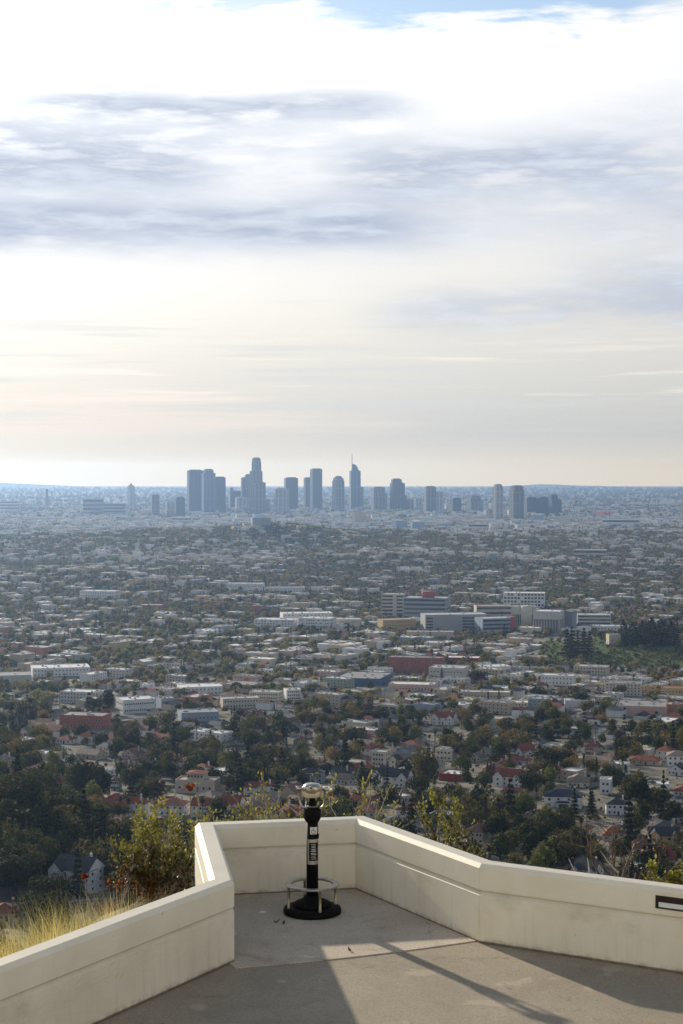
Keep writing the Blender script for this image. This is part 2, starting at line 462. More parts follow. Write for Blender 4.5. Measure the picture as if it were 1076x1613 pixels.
def far_hills():
    m = plain("distant_hill", (0.06, 0.07, 0.05), 0.95, 0, 0.2, 0.001, 0.1, True)
    mb = MB()
    def ridge(u0, u1, prof, y):
        n = len(prof); k = y / F_PX
        vs, fs = [], []
        for i, h in enumerate(prof):
            x = (u0 + (u1 - u0) * i / (n - 1) - 538) * k
            vs += [(x, y - 1500, -252), (x, y, -250 + h * k), (x, y + 600, -252)]
        for i in range(n - 1):
            a = i * 3
            fs += [(a, a + 3, a + 4, a + 1), (a + 1, a + 4, a + 5, a + 2)]
        mb.add(vs, fs, 0, True)
    ridge(-420, 165, [5, 7, 9, 8, 10, 10, 9, 8.5, 8, 7, 5, 3, 1, 0], 25200)
    o = mb.build("hill", m); o['kind'] = 'structure'
    mb = MB()
    ridge(760, 1010, [0, 1, 2, 3, 4.5, 4, 3, 2, 2, 1, .5, 0], 25000)
    o = mb.build("hill", m); o['kind'] = 'structure'
far_hills()

# ------------------------------------------------------------------ terrace floor
def terrace():
    out = offset(INNER, TH * 0.5) + BACK
    mb = MB(); mb.prism([(p.x, p.y) for p in out][::-1], -0.55, -0.010)
    o = mb.build("terrace_pavement", M_ASPH); o['kind'] = 'structure'
    e = on_z(372, 1527, -0.02); g = on_z(752, 1484, -0.02)
    q = offset(INNER, 0.10)
    # front edge of the pad is faintly bowed
    edge = [Vector((e.x + (g.x - e.x) * t, e.y + (g.y - e.y) * t - 0.10 * math.sin(PI * t))) for t in [i / 10 for i in range(11)]]
    pts = [q[1]] + [q[2], q[3], q[4]] + edge[::-1]
    mb = MB(); mb.prism([(p.x, p.y) for p in pts][::-1], -0.015, 0.002)
    o = mb.build("viewing_pad_pavement", M_PAD); o['kind'] = 'structure'
terrace()

# ------------------------------------------------------------------ parapet wall
def parapet():
    t = thing("parapet_wall", "cream concrete parapet with chamfered coping and a groove, enclosing the viewing terrace", "wall", (P3.x, P3.y, 0))
    t.location = (0, 0, 0)
    cap = [(0.0, 0.672), (0.0, 0.945), (0.045, 1.0), (TH - 0.06, 1.0), (TH, 0.93), (TH, 0.672)]       # inner -> outer
    low = [(0.0, -0.3), (0.0, 0.600), (0.045, 0.645), (TH - 0.03, 0.645), (TH, 0.625), (TH, -1.4)]
    core = [(0.055, 0.64), (0.055, 0.68), (TH - 0.02, 0.68), (TH - 0.02, 0.64)]
    def sweep(i, prof, name, gap):
        mb = MB(); rings = []
        a, b = INNER[i], INNER[i + 1]; d = (b - a).normalized()
        for end in (i, i + 1):
            g = gap if end == i else -gap
            ring = []
            for off, z in prof:
                p = offset(INNER, off)[end] + d * g
                ring.append((p.x, p.y, z))
            rings.append(ring)
        n = len(prof)
        vs = rings[0] + rings[1]
        fs = [(k, (k + 1) % n, n + (k + 1) % n, n + k) for k in range(n)] + [tuple(range(n))[::-1], tuple(range(n, 2 * n))]
        mb.add(vs, fs); return mb.build(name, M_WALL, t)
    for i in range(5):
        sweep(i, low, "wall_panel", 0.0015)
        sweep(i, core, "groove_strip", 0.004)
        sweep(i, cap, "coping", 0.0015)
parapet()

# ------------------------------------------------------------------ the white building whose upper deck the picture was taken from
def observatory():
    t = thing("observatory_building", "white concrete building with an upper deck behind the viewing terrace", "building", (0, -1.0, 0))
    m = plain("white_building_paint", (0.78, 0.75, 0.68), 0.7, 0, 0.05, 0.6)
    mb = MB(); mb.box(-22, 22, -8.0, 2.2, -0.5, 4.10); mb.build("ground_storey", m, t)
    mb = MB(); mb.box(-22, 22, -8.0, 2.5, 4.11, 4.35); mb.build("deck", m, t)
    mb = MB(); mb.box(-22, 22, -18.0, -8.02, -0.5, 15.0); mb.build("upper_storey", m, t)
    mb = MB(); mb.box(-22.3, 22.3, -18.3, -7.7, 15.01, 15.6); mb.build("cornice", m, t)
    for i in range(9):
        x = -20 + i * 5.0
        put = MB(); put.box(-0.7, 0.7, -0.03, 0.05, 0.0, 1.9, 0); put.box(-0.85, 0.85, -0.02, 0.10, 1.905, 2.0, 1); put.box(-0.85, 0.85, -0.02, 0.16, -0.1, -0.005, 1)
        put.build("window", [M_GLASSD, m], t, (x, 2.2, 1.2))
observatory()

# ------------------------------------------------------------------ recessed wall light on the right wall
def wall_light():
    d = (P5 - P4).normalized(); rz = math.atan2(d.y, d.x)
    c = on_z(1033, 1421, 0.0)
    # place along the wall where the picture shows its near end
    r = ray(1033, 1420); A = Vector((r.x, r.y)); den = A.x * d.y - A.y * d.x
    s = (P4.x * d.y - P4.y * d.x) / den; h = CAM_H + r.z * s
    p = A * s
    t = thing("wall_light", "dark framed recessed light strip set in the cream parapet wall", "light", (p.x, p.y, h), rz)
    mb = MB(); w, hh = 0.9, 0.078
    mb.box(0, w, -0.012, 0.02, hh - 0.03, hh); mb.box(0, w, -0.012, 0.02, -hh, -hh + 0.018)
    mb.box(0, 0.035, -0.012, 0.02, -hh + 0.018, hh - 0.03); mb.box(w - 0.035, w, -0.012, 0.02, -hh + 0.018, hh - 0.03)
    mb.build("frame", M_DBRN, t)
    mb = MB(); mb.box(0.035, w - 0.035, -0.004, 0.015, -0.0, hh - 0.03); mb.build("recess", M_DBRN, t)
    mb = MB(); mb.box(0.04, w - 0.04, -0.006, 0.015, -hh + 0.019, -0.002); mb.build("lens", M_LENS, t)
wall_light()

# ------------------------------------------------------------------ coin telescope
def telescope():
    g = on_z(492, 1438, 0.002)
    t = thing("tower_viewer", "black and steel coin operated tower viewer with a foot ring on the concrete terrace", "telescope", g, R(-8))
    mb = MB(); mb.lathe([(0.0, 0.0), (0.37, 0.0), (0.392, 0.012), (0.395, 0.045), (0.385, 0.075), (0.35, 0.092), (0.25, 0.10), (0, 0.10)], 48)
    mb.build("base", M_BLACK, t)
    mb = MB(); mb.lathe([(0.0, 0.10), (0.255, 0.10), (0.258, 0.125), (0.235, 0.150), (0.16, 0.185), (0.125, 0.20), (0.115, 0.235), (0.085, 0.245), (0.0, 0.245)], 48)
    mb.build("base_collar", M_BLACK, t)
    mb = MB(); mb.lathe([(0.0, 0.24), (0.08, 0.24), (0.079, 1.27), (0, 1.27)], 32); post = mb.build("post", M_BLACK, t)
    mb = MB(); mb.lathe([(0.0, 1.235), (0.080, 1.235), (0.092, 1.25), (0.112, 1.285), (0.118, 1.31), (0.120, 1.40), (0.112, 1.425), (0.098, 1.438), (0.07, 1.445), (0.0, 1.445)], 32)
    head = mb.build("head_housing", M_BLACK, t)
    mb = MB(); mb.lathe([(0, 1.446), (0.085, 1.446), (0.088, 1.452), (0.06, 1.464), (0, 1.466)], 32); mb.build("swivel_plate", plain("dull_grey_metal", (.16, .155, .15), .7, .2), t)
    mb = MB(); mb.lathe([(0, 1.46), (0.056, 1.46), (0.048, 1.50), (0.048, 1.60), (0, 1.60)], 24); mb.build("neck", M_BLACK, t)
    mb = MB(); mb.tube([(-0.075, -0.06, 1.46), (-0.075, -0.06, 1.60)], 0.011, 8); mb.build("coin_rod", M_CAST, t)
    # yoke arms
    for s in (-1, 1):
        mb = MB()
        pts = [(s * 0.098, 0, 1.425), (s * 0.118, 0, 1.432), (s * 0.145, 0, 1.452), (s * 0.165, 0, 1.485), (s * 0.172, 0, 1.53), (s * 0.172, 0, 1.675)]
        mb.tube(pts, 0.0165, 12); mb.build("yoke_arm", M_CAST, t)
    # viewer body: flattened barrel with a face, lower visor plate
    mb = MB(); n1, n2 = 28, 16
    vs, fs = [], []
    def prof(q): return math.copysign(abs(math.cos(q)) ** 0.6, math.cos(q)), math.copysign(abs(math.sin(q)) ** 0.85, math.sin(q))
    for i in range(n2 + 1):
        a = -PI / 2 + PI * i / n2
        sy = math.sin(a); rr = math.cos(a) ** 0.55 if 0 < i < n2 else 0.0
        for k in range(n1):
            q = 2 * PI * k / n1
            cx, cz = prof(q)
            zz = cz * (0.078 if cz > 0 else 0.070)
            xx = cx * (0.128 if cz > -0.3 else 0.128 - 0.02 * (-cz - 0.3) / 0.7)
            vs.append((xx * rr, sy * 0.105, 1.690 + zz * rr))
    for i in range(n2):
        for k in range(n1):
            k2 = (k + 1) % n1
            fs.append((i * n1 + k, i * n1 + k2, (i + 1) * n1 + k2, (i + 1) * n1 + k))
    mb.add(vs, fs, 0, True); body = mb.build("viewer_body", M_CAST, t)
    rot = Matrix.Rotation(PI / 2, 4, 'X')
    mb = MB(); mb.lathe([(0, 0), (0.030, 0), (0.034, 0.012), (0.030, 0.022), (0.016, 0.022), (0.014, 0.012), (0, 0.012)], 20, 0, Matrix.Translation((0, -0.092, 1.712)) @ rot)
    mb.build("coin_boss", M_STEEL, body)
    mb = MB(); mb.lathe([(0, 0), (0.013, 0), (0.011, 0.004), (0, 0.004)], 16, 0, Matrix.Translation((0, -0.103, 1.712)) @ rot); mb.build("boss_bore", M_BLACK, body)
    mb = MB()   # visor: rounded shield under the face
    vs, fs = [], []
    for i in range(13):
        a = PI + PI * i / 12
        cx = math.copysign(abs(math.cos(a)) ** 0.55, math.cos(a)); cz = math.copysign(abs(math.sin(a)) ** 0.7, math.sin(a))
        vs += [(cx * 0.132, -0.070, 1.668 + cz * 0.092), (cx * 0.132, -0.094, 1.668 + cz * 0.092), (cx * 0.118, -0.098, 1.665 + cz * 0.076), (cx * 0.118, -0.070, 1.665 + cz * 0.076)]
    for i in range(12):
        a = i * 4
        for j in range(4): fs.append((a + j, a + (j + 1) % 4, a + 4 + (j + 1) % 4, a + 4 + j))
    mb.add(vs, fs, 0, True); mb.build("visor_rim", M_CAST, body)
    mb = MB()
    vs = [(0, -0.086, 1.64)] + [(math.copysign(abs(math.cos(PI + PI * i / 12)) ** 0.55, math.cos(PI + PI * i / 12)) * 0.118, -0.084, 1.665 - abs(math.sin(PI * i / 12)) ** 0.7 * 0.076) for i in range(13)]
    mb.add(vs, [(0, i, i + 1) for i in range(1, 13)] + [(0, 13, 1)], 0, True); mb.build("visor_plate", M_LEGM, body)
    roty = Matrix.Rotation(PI / 2, 4, 'Y')
    for s in (-1, 1):
        mb = MB()
        m = Matrix.Translation((s * 0.10, 0, 1.69)) @ Matrix.Rotation(s * PI / 2, 4, 'Y')
        mb.lathe([(0, 0), (0.029, 0), (0.029, 0.03), (0.024, 0.032), (0.024, 0.045), (0.028, 0.047), (0.028, 0.118), (0.025, 0.121), (0.0, 0.121)], 20, 0, m)
        mb.build("trunnion", M_STEEL, t)
    # foot ring and its four legs
    mb = MB(); ro, ri, z0, z1 = 0.365, 0.285, 0.375, 0.405; n = 56
    pr = [(ri, z0), (ro - 0.008, z0), (ro, z0 + 0.008), (ro, z1 - 0.008), (ro - 0.008, z1), (ri + 0.006, z1), (ri, z1 - 0.006)]
    vs = [(r * math.cos(2 * PI * k / n), r * math.sin(2 * PI * k / n), z) for k in range(n) for r, z in pr]
    q = len(pr)
    fs = [(k * q + j, ((k + 1) % n) * q + j, ((k + 1) % n) * q + (j + 1) % q, k * q + (j + 1) % q) for k in range(n) for j in range(q)]
    mb.add(vs, fs, 0, False); mb.build("foot_ring", M_STEEL, t)
    for a in (27, 117, 207, 297):
        x, y = 0.335 * math.sin(R(a)), -0.335 * math.cos(R(a))
        mb = MB(); mb.tube([(x, y, 0.06), (x, y, 0.378)], 0.019, 12); mb.build("ring_leg", M_LEGM, t)
    # notices wrapped on the post
    def wrap(a0, a1, z0, z1, r, name, mat, parent, n=10):
        mb = MB(); vs, fs = [], []
        for i in range(n + 1):
            a = R(a0 + (a1 - a0) * i / n); x, y = math.sin(a), -math.cos(a)
            vs += [(x * 0.0795, y * 0.0795, z0), (x * 0.0795, y * 0.0795, z1), (x * r, y * r, z1), (x * r, y * r, z0)]
        for i in range(n):
            a = i * 4
            for j in range(4): fs.append((a + j, a + (j + 1) % 4, a + 4 + (j + 1) % 4, a + 4 + j))
        fs += [(0, 1, 2, 3), tuple(n * 4 + j for j in range(4))[::-1]]
        mb.add(vs, fs, 0); return mb.build(name, mat, parent)
    fr = wrap(-42, 78, 0.675, 1.015, 0.0825, "plaque_frame", M_STEEL, t, 16)
    pl = wrap(-22, 72, 0.725, 0.970, 0.0836, "plaque", M_BLACK, t, 14)
    # lettering of the plaque as rows of small light strokes
    rnd = random.Random(3); mb = MB()
    rows = [(0.945, 0.007), (0.925, 0.006), (0.905, 0.012), (0.884, 0.006), (0.868, 0.013), (0.846, 0.014), (0.824, 0.007), (0.808, 0.012), (0.786, 0.007), (0.768, 0.006), (0.748, 0.007)]
    for z, hgt in rows:
        a = -6.0 + rnd.uniform(0, 9)
        while a < 50 - rnd.uniform(0, 10):
            w = rnd.uniform(2.2, 5.0)
            vs = []
            for aa in (a, a + w):
                x, y = math.sin(R(aa)), -math.cos(R(aa))
                vs += [(x * 0.0839, y * 0.0839, z), (x * 0.0839, y * 0.0839, z + hgt)]
            mb.add(vs, [(0, 2, 3, 1)]); a += w + rnd.uniform(1.2, 2.6)
    mb.build("lettering", M_OFFW, pl)
    st = wrap(-12, 62, 1.085, 1.182, 0.0822, "sticker", M_OFFW, t, 10)
    # wheelchair mark of the sticker: head dot, back, seat, leg, wheel arc
    mb = MB(); r = 0.0826
    def P(a, z): return Vector((math.sin(R(a)) * r, -math.cos(R(a)) * r, z))
    def stroke(pts, w=0.0045):
        for (a0, z0), (a1, z1) in zip(pts[:-1], pts[1:]):
            k = 1.0 / (R(1) * r); da, dz = (a1 - a0) / k, z1 - z0; L = math.hypot(da, dz)
            na, nz = -dz / L * w * k, da / L * w
            mb.add([P(a0 + na, z0 + nz), P(a0 - na, z0 - nz), P(a1 - na, z1 - nz), P(a1 + na, z1 + nz)], [(0, 1, 2, 3)])
    stroke([(18, 1.166), (22, 1.160)], 0.006)
    stroke([(20, 1.155), (23, 1.130), (36, 1.130), (42, 1.108), (47, 1.110)])
    stroke([(20 + 19 * math.cos(q), 1.122 + 0.026 * math.sin(q)) for q in [R(100 + 22 * i) for i in range(11)]], 0.0035)
    mb.build("access_symbol", M_BLACK, st)
    mb = MB(); mb.box(0.072, 0.088, -0.03, 0.03, 1.02, 1.075); mb.build("lock_box", M_BLACK, t)
telescope()

def litter():
    g = on_z(414, 1437, 0.004)
    mb = MB(); mb.add([(-0.055, -0.03, 0), (0.02, -0.045, 0.004), (0.06, 0.01, 0.0), (0.01, 0.04, 0.012), (-0.05, 0.02, 0.002)], [(0, 1, 3), (1, 2, 3), (0, 3, 4)])
    tag(mb.build("paper_scrap", M_WHITE, None, g), "small white scrap of paper on the concrete beside the tower viewer", "litter")
    m = plain("dry_leaf", (0.16, 0.075, 0.03), 0.8)
    for k, (u, v, a, lab) in enumerate([(436, 1453, 0.3, "curled brown dry leaf nearest the white paper scrap on the concrete"),
                                   (447, 1455, 1.4, "curled brown dry leaf just off the foot of the viewer's round base"),
                                   (551, 1498, 2.0, "brown dry leaf in the sunlit strip by the edge of the concrete")]):
        g = on_z(u, v, 0.004); mb = MB(); vs = []
        for i in range(6):
            s = i / 5; w = 0.028 * math.sin(PI * min(1, s * 0.9 + 0.08)); z = 0.035 * (s - 0.4) ** 2 * 3
            vs += [(s * 0.085 - 0.042, -w * .7, z + 0.010), (s * 0.085 - 0.042, 0, z), (s * 0.085 - 0.042, w * .7, z + 0.011)]
        fs = [(i * 3 + j, i * 3 + 3 + j, i * 3 + 4 + j, i * 3 + 1 + j) for i in range(5) for j in range(2)]
        mb.add(vs, fs, 0, True); o = mb.build("dry_leaf", m, None, g); o.rotation_euler.z = a
        tag(o, lab, "leaf", "dry leaves on the terrace")
litter()

# ================================================================== plants
def leafy(name, col, trans=0.34, vary=0.35, rough=0.75, spec=0.08):
    m = bpy.data.materials.new(name); m.use_nodes = True; nt = m.node_tree; nt.nodes.clear()
    out = nt.nodes.new('ShaderNodeOutputMaterial'); mx = nt.nodes.new('ShaderNodeMixShader')
    d = nt.nodes.new('ShaderNodeBsdfPrincipled'); t = nt.nodes.new('ShaderNodeBsdfTranslucent')
    g = nt.nodes.new('ShaderNodeNewGeometry'); oi = nt.nodes.new('ShaderNodeObjectInfo')
    r = X(nt, g.outputs['Random Per Island']); ro = X(nt, oi.outputs['Random'])
    f = (r * 0.65 + ro * 0.5 - 0.575) * (2 * vary) + 1.0
    c = scalec(nt, col, f)
    c = mixc(nt, (r * 7.31).op('FRACT') * 0.3, c, (col[0] * 1.5, col[1] * 1.15, col[2] * 0.8))
    nt.links.new(c, d.inputs['Base Color']); nt.links.new(scalec(nt, c, 1.25), t.inputs['Color'])
    d.inputs['Roughness'].default_value = rough; d.inputs['Specular IOR Level'].default_value = spec
    mx.inputs[0].default_value = trans
    nt.links.new(d.outputs[0], mx.inputs[1]); nt.links.new(t.outputs[0], mx.inputs[2]); nt.links.new(mx.outputs[0], out.inputs[0])
    return m
M_BARK = plain("bark", (0.10, 0.08, 0.06), 0.9, 0, 0.3, 4.0)
M_BARKP = plain("pale_bark", (0.30, 0.26, 0.21), 0.85, 0, 0.25, 9.0)
LEAF = {
    'dark green': leafy("dark_green_leaf", (0.026, 0.031, 0.006)),
    'mid green': leafy("mid_green_leaf", (0.052, 0.064, 0.013)),
    'olive': leafy("olive_leaf", (0.088, 0.078, 0.022)),
    'yellow-green': leafy("yellow_green_leaf", (0.12, 0.13, 0.03)),
    'golden': leafy("golden_leaf", (0.17, 0.13, 0.03)),
    'brown': leafy("brown_leaf", (0.07, 0.054, 0.028)),
}
M_CONE = leafy("conifer_needle", (0.016, 0.021, 0.006), 0.12)
M_CYP = leafy("cypress_needle", (0.012, 0.017, 0.005), 0.10)
M_PALM = leafy("palm_frond", (0.04, 0.047, 0.017), 0.25)

def leaf_quads(P, N, size, rng, asp=0.7, jitter=0.55):
    k = len(P)
    n = N + rng.normal(0, jitter, (k, 3)); n /= np.linalg.norm(n, axis=1, keepdims=True) + 1e-9
    r = rng.normal(0, 1, (k, 3)); a = np.cross(n, r); a /= np.linalg.norm(a, axis=1, keepdims=True) + 1e-9
    b = np.cross(n, a); s = size * rng.uniform(0.6, 1.35, (k, 1))
    a = a * s * 0.5; b = b * s * 0.5 * asp
    return np.stack([P - a * 0.9, P - b, P + a * 1.1, P + b * 0.8], 1).reshape(-1, 3)
def crown_round(seed, nleaf, size, h=9.0, w=8.0, base=2.0, lob=9, spread=0.62):
    rng = np.random.default_rng(seed)
    c = rng.normal(0, 1, (lob, 3)); c /= np.linalg.norm(c, axis=1, keepdims=True)
    c *= rng.uniform(0.35, 1.0, (lob, 1)) * spread; c[:, 2] *= 0.8
    rad = rng.uniform(0.28, 0.52, lob)
    pick = rng.choice(lob, nleaf, p=rad ** 2 / np.sum(rad ** 2))
    d = rng.normal(0, 1, (nleaf, 3)); d /= np.linalg.norm(d, axis=1, keepdims=True)
    rr = rng.uniform(0.55, 1.06, (nleaf, 1)) ** 0.6
    P = c[pick] + d * rr * rad[pick][:, None]
    S = np.array([w / 2, w / 2, (h - base) / 2])
    P = P * S; P[:, 2] += base + (h - base) / 2
    return leaf_quads(P, d, size, rng)
def crown_cone(seed, nleaf, size, h=14.0, w=6.0, base=1.5, tiers=9):
    rng = np.random.default_rng(seed)
    t = rng.uniform(0, 1, nleaf) ** 1.35
    tt = np.floor(t * tiers) / tiers + 0.35 * (t - np.floor(t * tiers) / tiers)
    a = rng.uniform(0, 2 * PI, nleaf)
    lobe = 0.75 + 0.25 * np.sin(a * 5 + np.floor(t * tiers) * 1.9)
    r = (w / 2) * (1 - tt) ** 0.85 * lobe * rng.uniform(0.35, 1.05, nleaf)
    P = np.stack([r * np.cos(a), r * np.sin(a), base + (h - base) * tt - r * 0.18 + rng.normal(0, 0.12, nleaf)], 1)
    N = np.stack([np.cos(a), np.sin(a), np.full(nleaf, 0.5)], 1)
    return leaf_quads(P, N, size, rng)
def crown_column(seed, nleaf, size, h=13.0, w=2.4):
    rng = np.random.default_rng(seed)
    t = rng.uniform(0.02, 1, nleaf); a = rng.uniform(0, 2 * PI, nleaf)
    prof = np.minimum(1, 6 * t) * (1 - t ** 3.0) ** 0.8
    r = (w / 2) * prof * rng.uniform(0.6, 1.08, nleaf) * (0.9 + 0.12 * np.sin(3 * a + 9 * t))
    P = np.stack([r * np.cos(a), r * np.sin(a), 0.4 + t * (h - 0.4)], 1)
    N = np.stack([np.cos(a), np.sin(a), np.full(nleaf, 0.8)], 1)
    return leaf_quads(P, N, size, rng, 0.45, 0.5)
def crown_palm(seed, h=16.0, fr=26, L=2.2):
    rng = np.random.default_rng(seed); out = []
    for i in range(fr):
        a = rng.uniform(0, 2 * PI); e0 = rng.uniform(-0.9, 1.3); pts = []
        p = np.array([0, 0, h]); e = e0
        for s in range(6):
            pts.append(p.copy()); st = L / 5
            p = p + st * np.array([math.cos(a) * math.cos(e), math.sin(a) * math.cos(e), math.sin(e)]); e -= 0.30
        wv = np.array([-math.sin(a), math.cos(a), 0.0])
        for s in range(5):
            w0 = 0.42 * math.sin(PI * (s + 0.25) / 5.3); w1 = 0.42 * math.sin(PI * (s + 1.25) / 5.3) if s < 4 else 0.02
            for sg in (-1, 1):
                dn = np.array([0, 0, -0.22])
                out += [pts[s], pts[s + 1], pts[s + 1] + sg * wv * w1 + dn * w1 * 2, pts[s] + sg * wv * w0 + dn * w0 * 2]
    # skirt of dead fronds
    k = 60; a = rng.uniform(0, 2 * PI, k); z = rng.uniform(h - 2.2, h - 0.1, k); r = rng.uniform(0.15, 0.42, k)
    P = np.stack([r * np.cos(a), r * np.sin(a), z], 1); N = np.stack([np.cos(a), np.sin(a), 0 * a], 1)
    return np.concatenate([np.array(out), leaf_quads(P, N, 0.55, rng)])
def trunk_mesh(name, h, r0, seed, limbs=5, top=0.55, mat=None):
    rnd = random.Random(seed); mb = MB()
    mb.tube([(0, 0, -1.5), (0, 0, 0), (rnd.uniform(-.1, .1), rnd.uniform(-.1, .1), h * 0.5), (rnd.uniform(-.25, .25), rnd.uniform(-.25, .25), h * top)], [r0 * 1.5, r0 * 1.15, r0 * 0.9, r0 * 0.6], 7)
    for i in range(limbs):
        a = 2 * PI * i / limbs + rnd.uniform(-.4, .4); L = h * rnd.uniform(0.25, 0.42)
        z0 = h * rnd.uniform(0.28, top)
        mb.tube([(0, 0, z0), (math.cos(a) * L * 0.45, math.sin(a) * L * 0.45, z0 + L * 0.35), (math.cos(a) * L, math.sin(a) * L, z0 + L * 0.9)], [r0 * 0.5, r0 * 0.35, r0 * 0.12], 5)
    return mb.mesh(name, mat or M_BARK)
def bare_mesh(name, seed, h=8.0, mat=None):
    rnd = random.Random(seed); mb = MB()
    def grow(p, d, L, r, lev):
        pts = [p]; q = p
        for i in range(3):
            d = (d + Vector((rnd.gauss(0, .16), rnd.gauss(0, .16), rnd.gauss(.05, .1)))).normalized(); q = q + d * (L / 3); pts.append(q)
        mb.tube(pts, [r, r * .85, r * .7, r * .5], 4 if lev > 1 else 6)
        if lev < 4:
            for k in range(rnd.choice((2, 3, 3, 4))):
                a = Vector((rnd.gauss(0, 1), rnd.gauss(0, 1), rnd.gauss(.4, .5))).normalized()
                grow(pts[rnd.choice((2, 3, 3))], (d * 0.8 + a * 0.75).normalized(), L * rnd.uniform(.55, .8), r * .5, lev + 1)
    grow(Vector((0, 0, -.5)), Vector((0, 0, 1)), h * .38, h * .022, 0)
    return mb.mesh(name, mat or M_BARKP)

TREE = {}        # kind -> list of (trunk mesh, crown mesh)
FARSRC = bpy.data.collections.new("far_tree_sources")
def far_src(me):
    o = bpy.data.objects.new("far_tree", me); FARSRC.objects.link(o); return o
def make_trees():
    k = 0
    for tint, mat in LEAF.items():
        TREE[tint] = []
        for s in range(4 if tint in ('dark green', 'mid green', 'olive') else 2):
            k += 1
            rnd = random.Random(k)
            h = rnd.uniform(8, 12); w = h * rnd.uniform(0.8, 1.15)
            cr = quads_mesh("crown", crown_round(k, 2300, 0.58, h, w, h * rnd.uniform(.12, .25), rnd.randint(8, 14), rnd.uniform(.55, .72)), mat)
            TREE[tint].append((trunk_mesh("trunk", h, 0.028 * h, k), cr, h, w))
    TREE['conifer'] = []
    for s in range(3):
        h = (13, 15, 17)[s]
        TREE['conifer'].append((trunk_mesh("trunk", h, 0.25, 90 + s, 0, 0.9), quads_mesh("crown", crown_cone(50 + s, 2400, 0.55, h, (6.5, 7.5, 6.0)[s], 1.2, 8 + s), M_CONE), h, 6))
    TREE['cypress'] = []
    for s in range(3):
        h = (11, 13, 15)[s]
        TREE['cypress'].append((trunk_mesh("trunk", h, 0.15, 95 + s, 0, 0.5), quads_mesh("crown", crown_column(60 + s, 1100, 0.5, h, (2.3, 2.8, 2.6)[s]), M_CYP), h, 2.5))
    TREE['palm'] = []
    for s in range(3):
        h = (14, 18, 22)[s]; mb = MB()
        mb.tube([(0, 0, -1.5), (0, 0, 0), (0.15 * s, 0.1, h * .5), (0.1, 0, h)], [0.36, 0.32, 0.22, 0.18], 8)
        TREE['palm'].append((mb.mesh("trunk", M_BARK), quads_mesh("crown", crown_palm(70 + s, h, 30, 2.3) + np.array([0.1, 0, 0]), M_PALM), h, 4))
    TREE['bare'] = [(bare_mesh("trunk", 30 + s, 8.5), None, 8.5, 6) for s in range(2)]
    # simplified crowns for the far mass: leaf colours lightened to stand in for sunlight on the plain
    LIT_LEAF = {'dark green': leafy('lit_dark_leaf', (.065, .078, .025), .42), 'mid green': leafy('lit_green_leaf', (.105, .12, .04), .42), 'olive': leafy('lit_olive_leaf', (.165, .15, .06), .42),
             'golden': leafy('lit_golden_leaf', (.28, .21, .07), .45), 'brown': leafy('lit_brown_leaf', (.19, .15, .10), .42), 'yellow-green': leafy('lit_yellow_leaf', (.21, .21, .07), .45)}
    k = 200
    for tint, n in (('dark green', 4), ('mid green', 3), ('olive', 4), ('golden', 2), ('brown', 1), ('yellow-green', 1)):
        for s in range(n):
            k += 1; rnd = random.Random(k); h = rnd.uniform(6.5, 11)
            far_src(quads_mesh("far_crown", crown_round(k, 330, 1.2, h, h * rnd.uniform(.85, 1.25), 0.3, 9), LIT_LEAF[tint]))
    for s in range(2): far_src(quads_mesh("far_crown", crown_cone(320 + s, 260, 1.1, 14 + s, 6, 0.5, 7), M_CONE))
    for s in range(2): far_src(quads_mesh("far_crown", crown_column(330 + s, 160, 0.9, 12 + s, 2.6), M_CYP))
    k = 400      # denser ones in the near hillside's darker leaf colours, from number 19 on
    for tint, n in (('dark green', 4), ('mid green', 3), ('olive', 4), ('golden', 2), ('brown', 1), ('yellow-green', 1)):
        for s in range(n):
            k += 1; rnd = random.Random(k); h = rnd.uniform(7.5, 11)
            far_src(quads_mesh("far_crown", crown_round(k, 800, 0.8, h, h * rnd.uniform(.8, 1.15), 0.3, rnd.randint(8, 13), .65), LEAF[tint]))
make_trees()

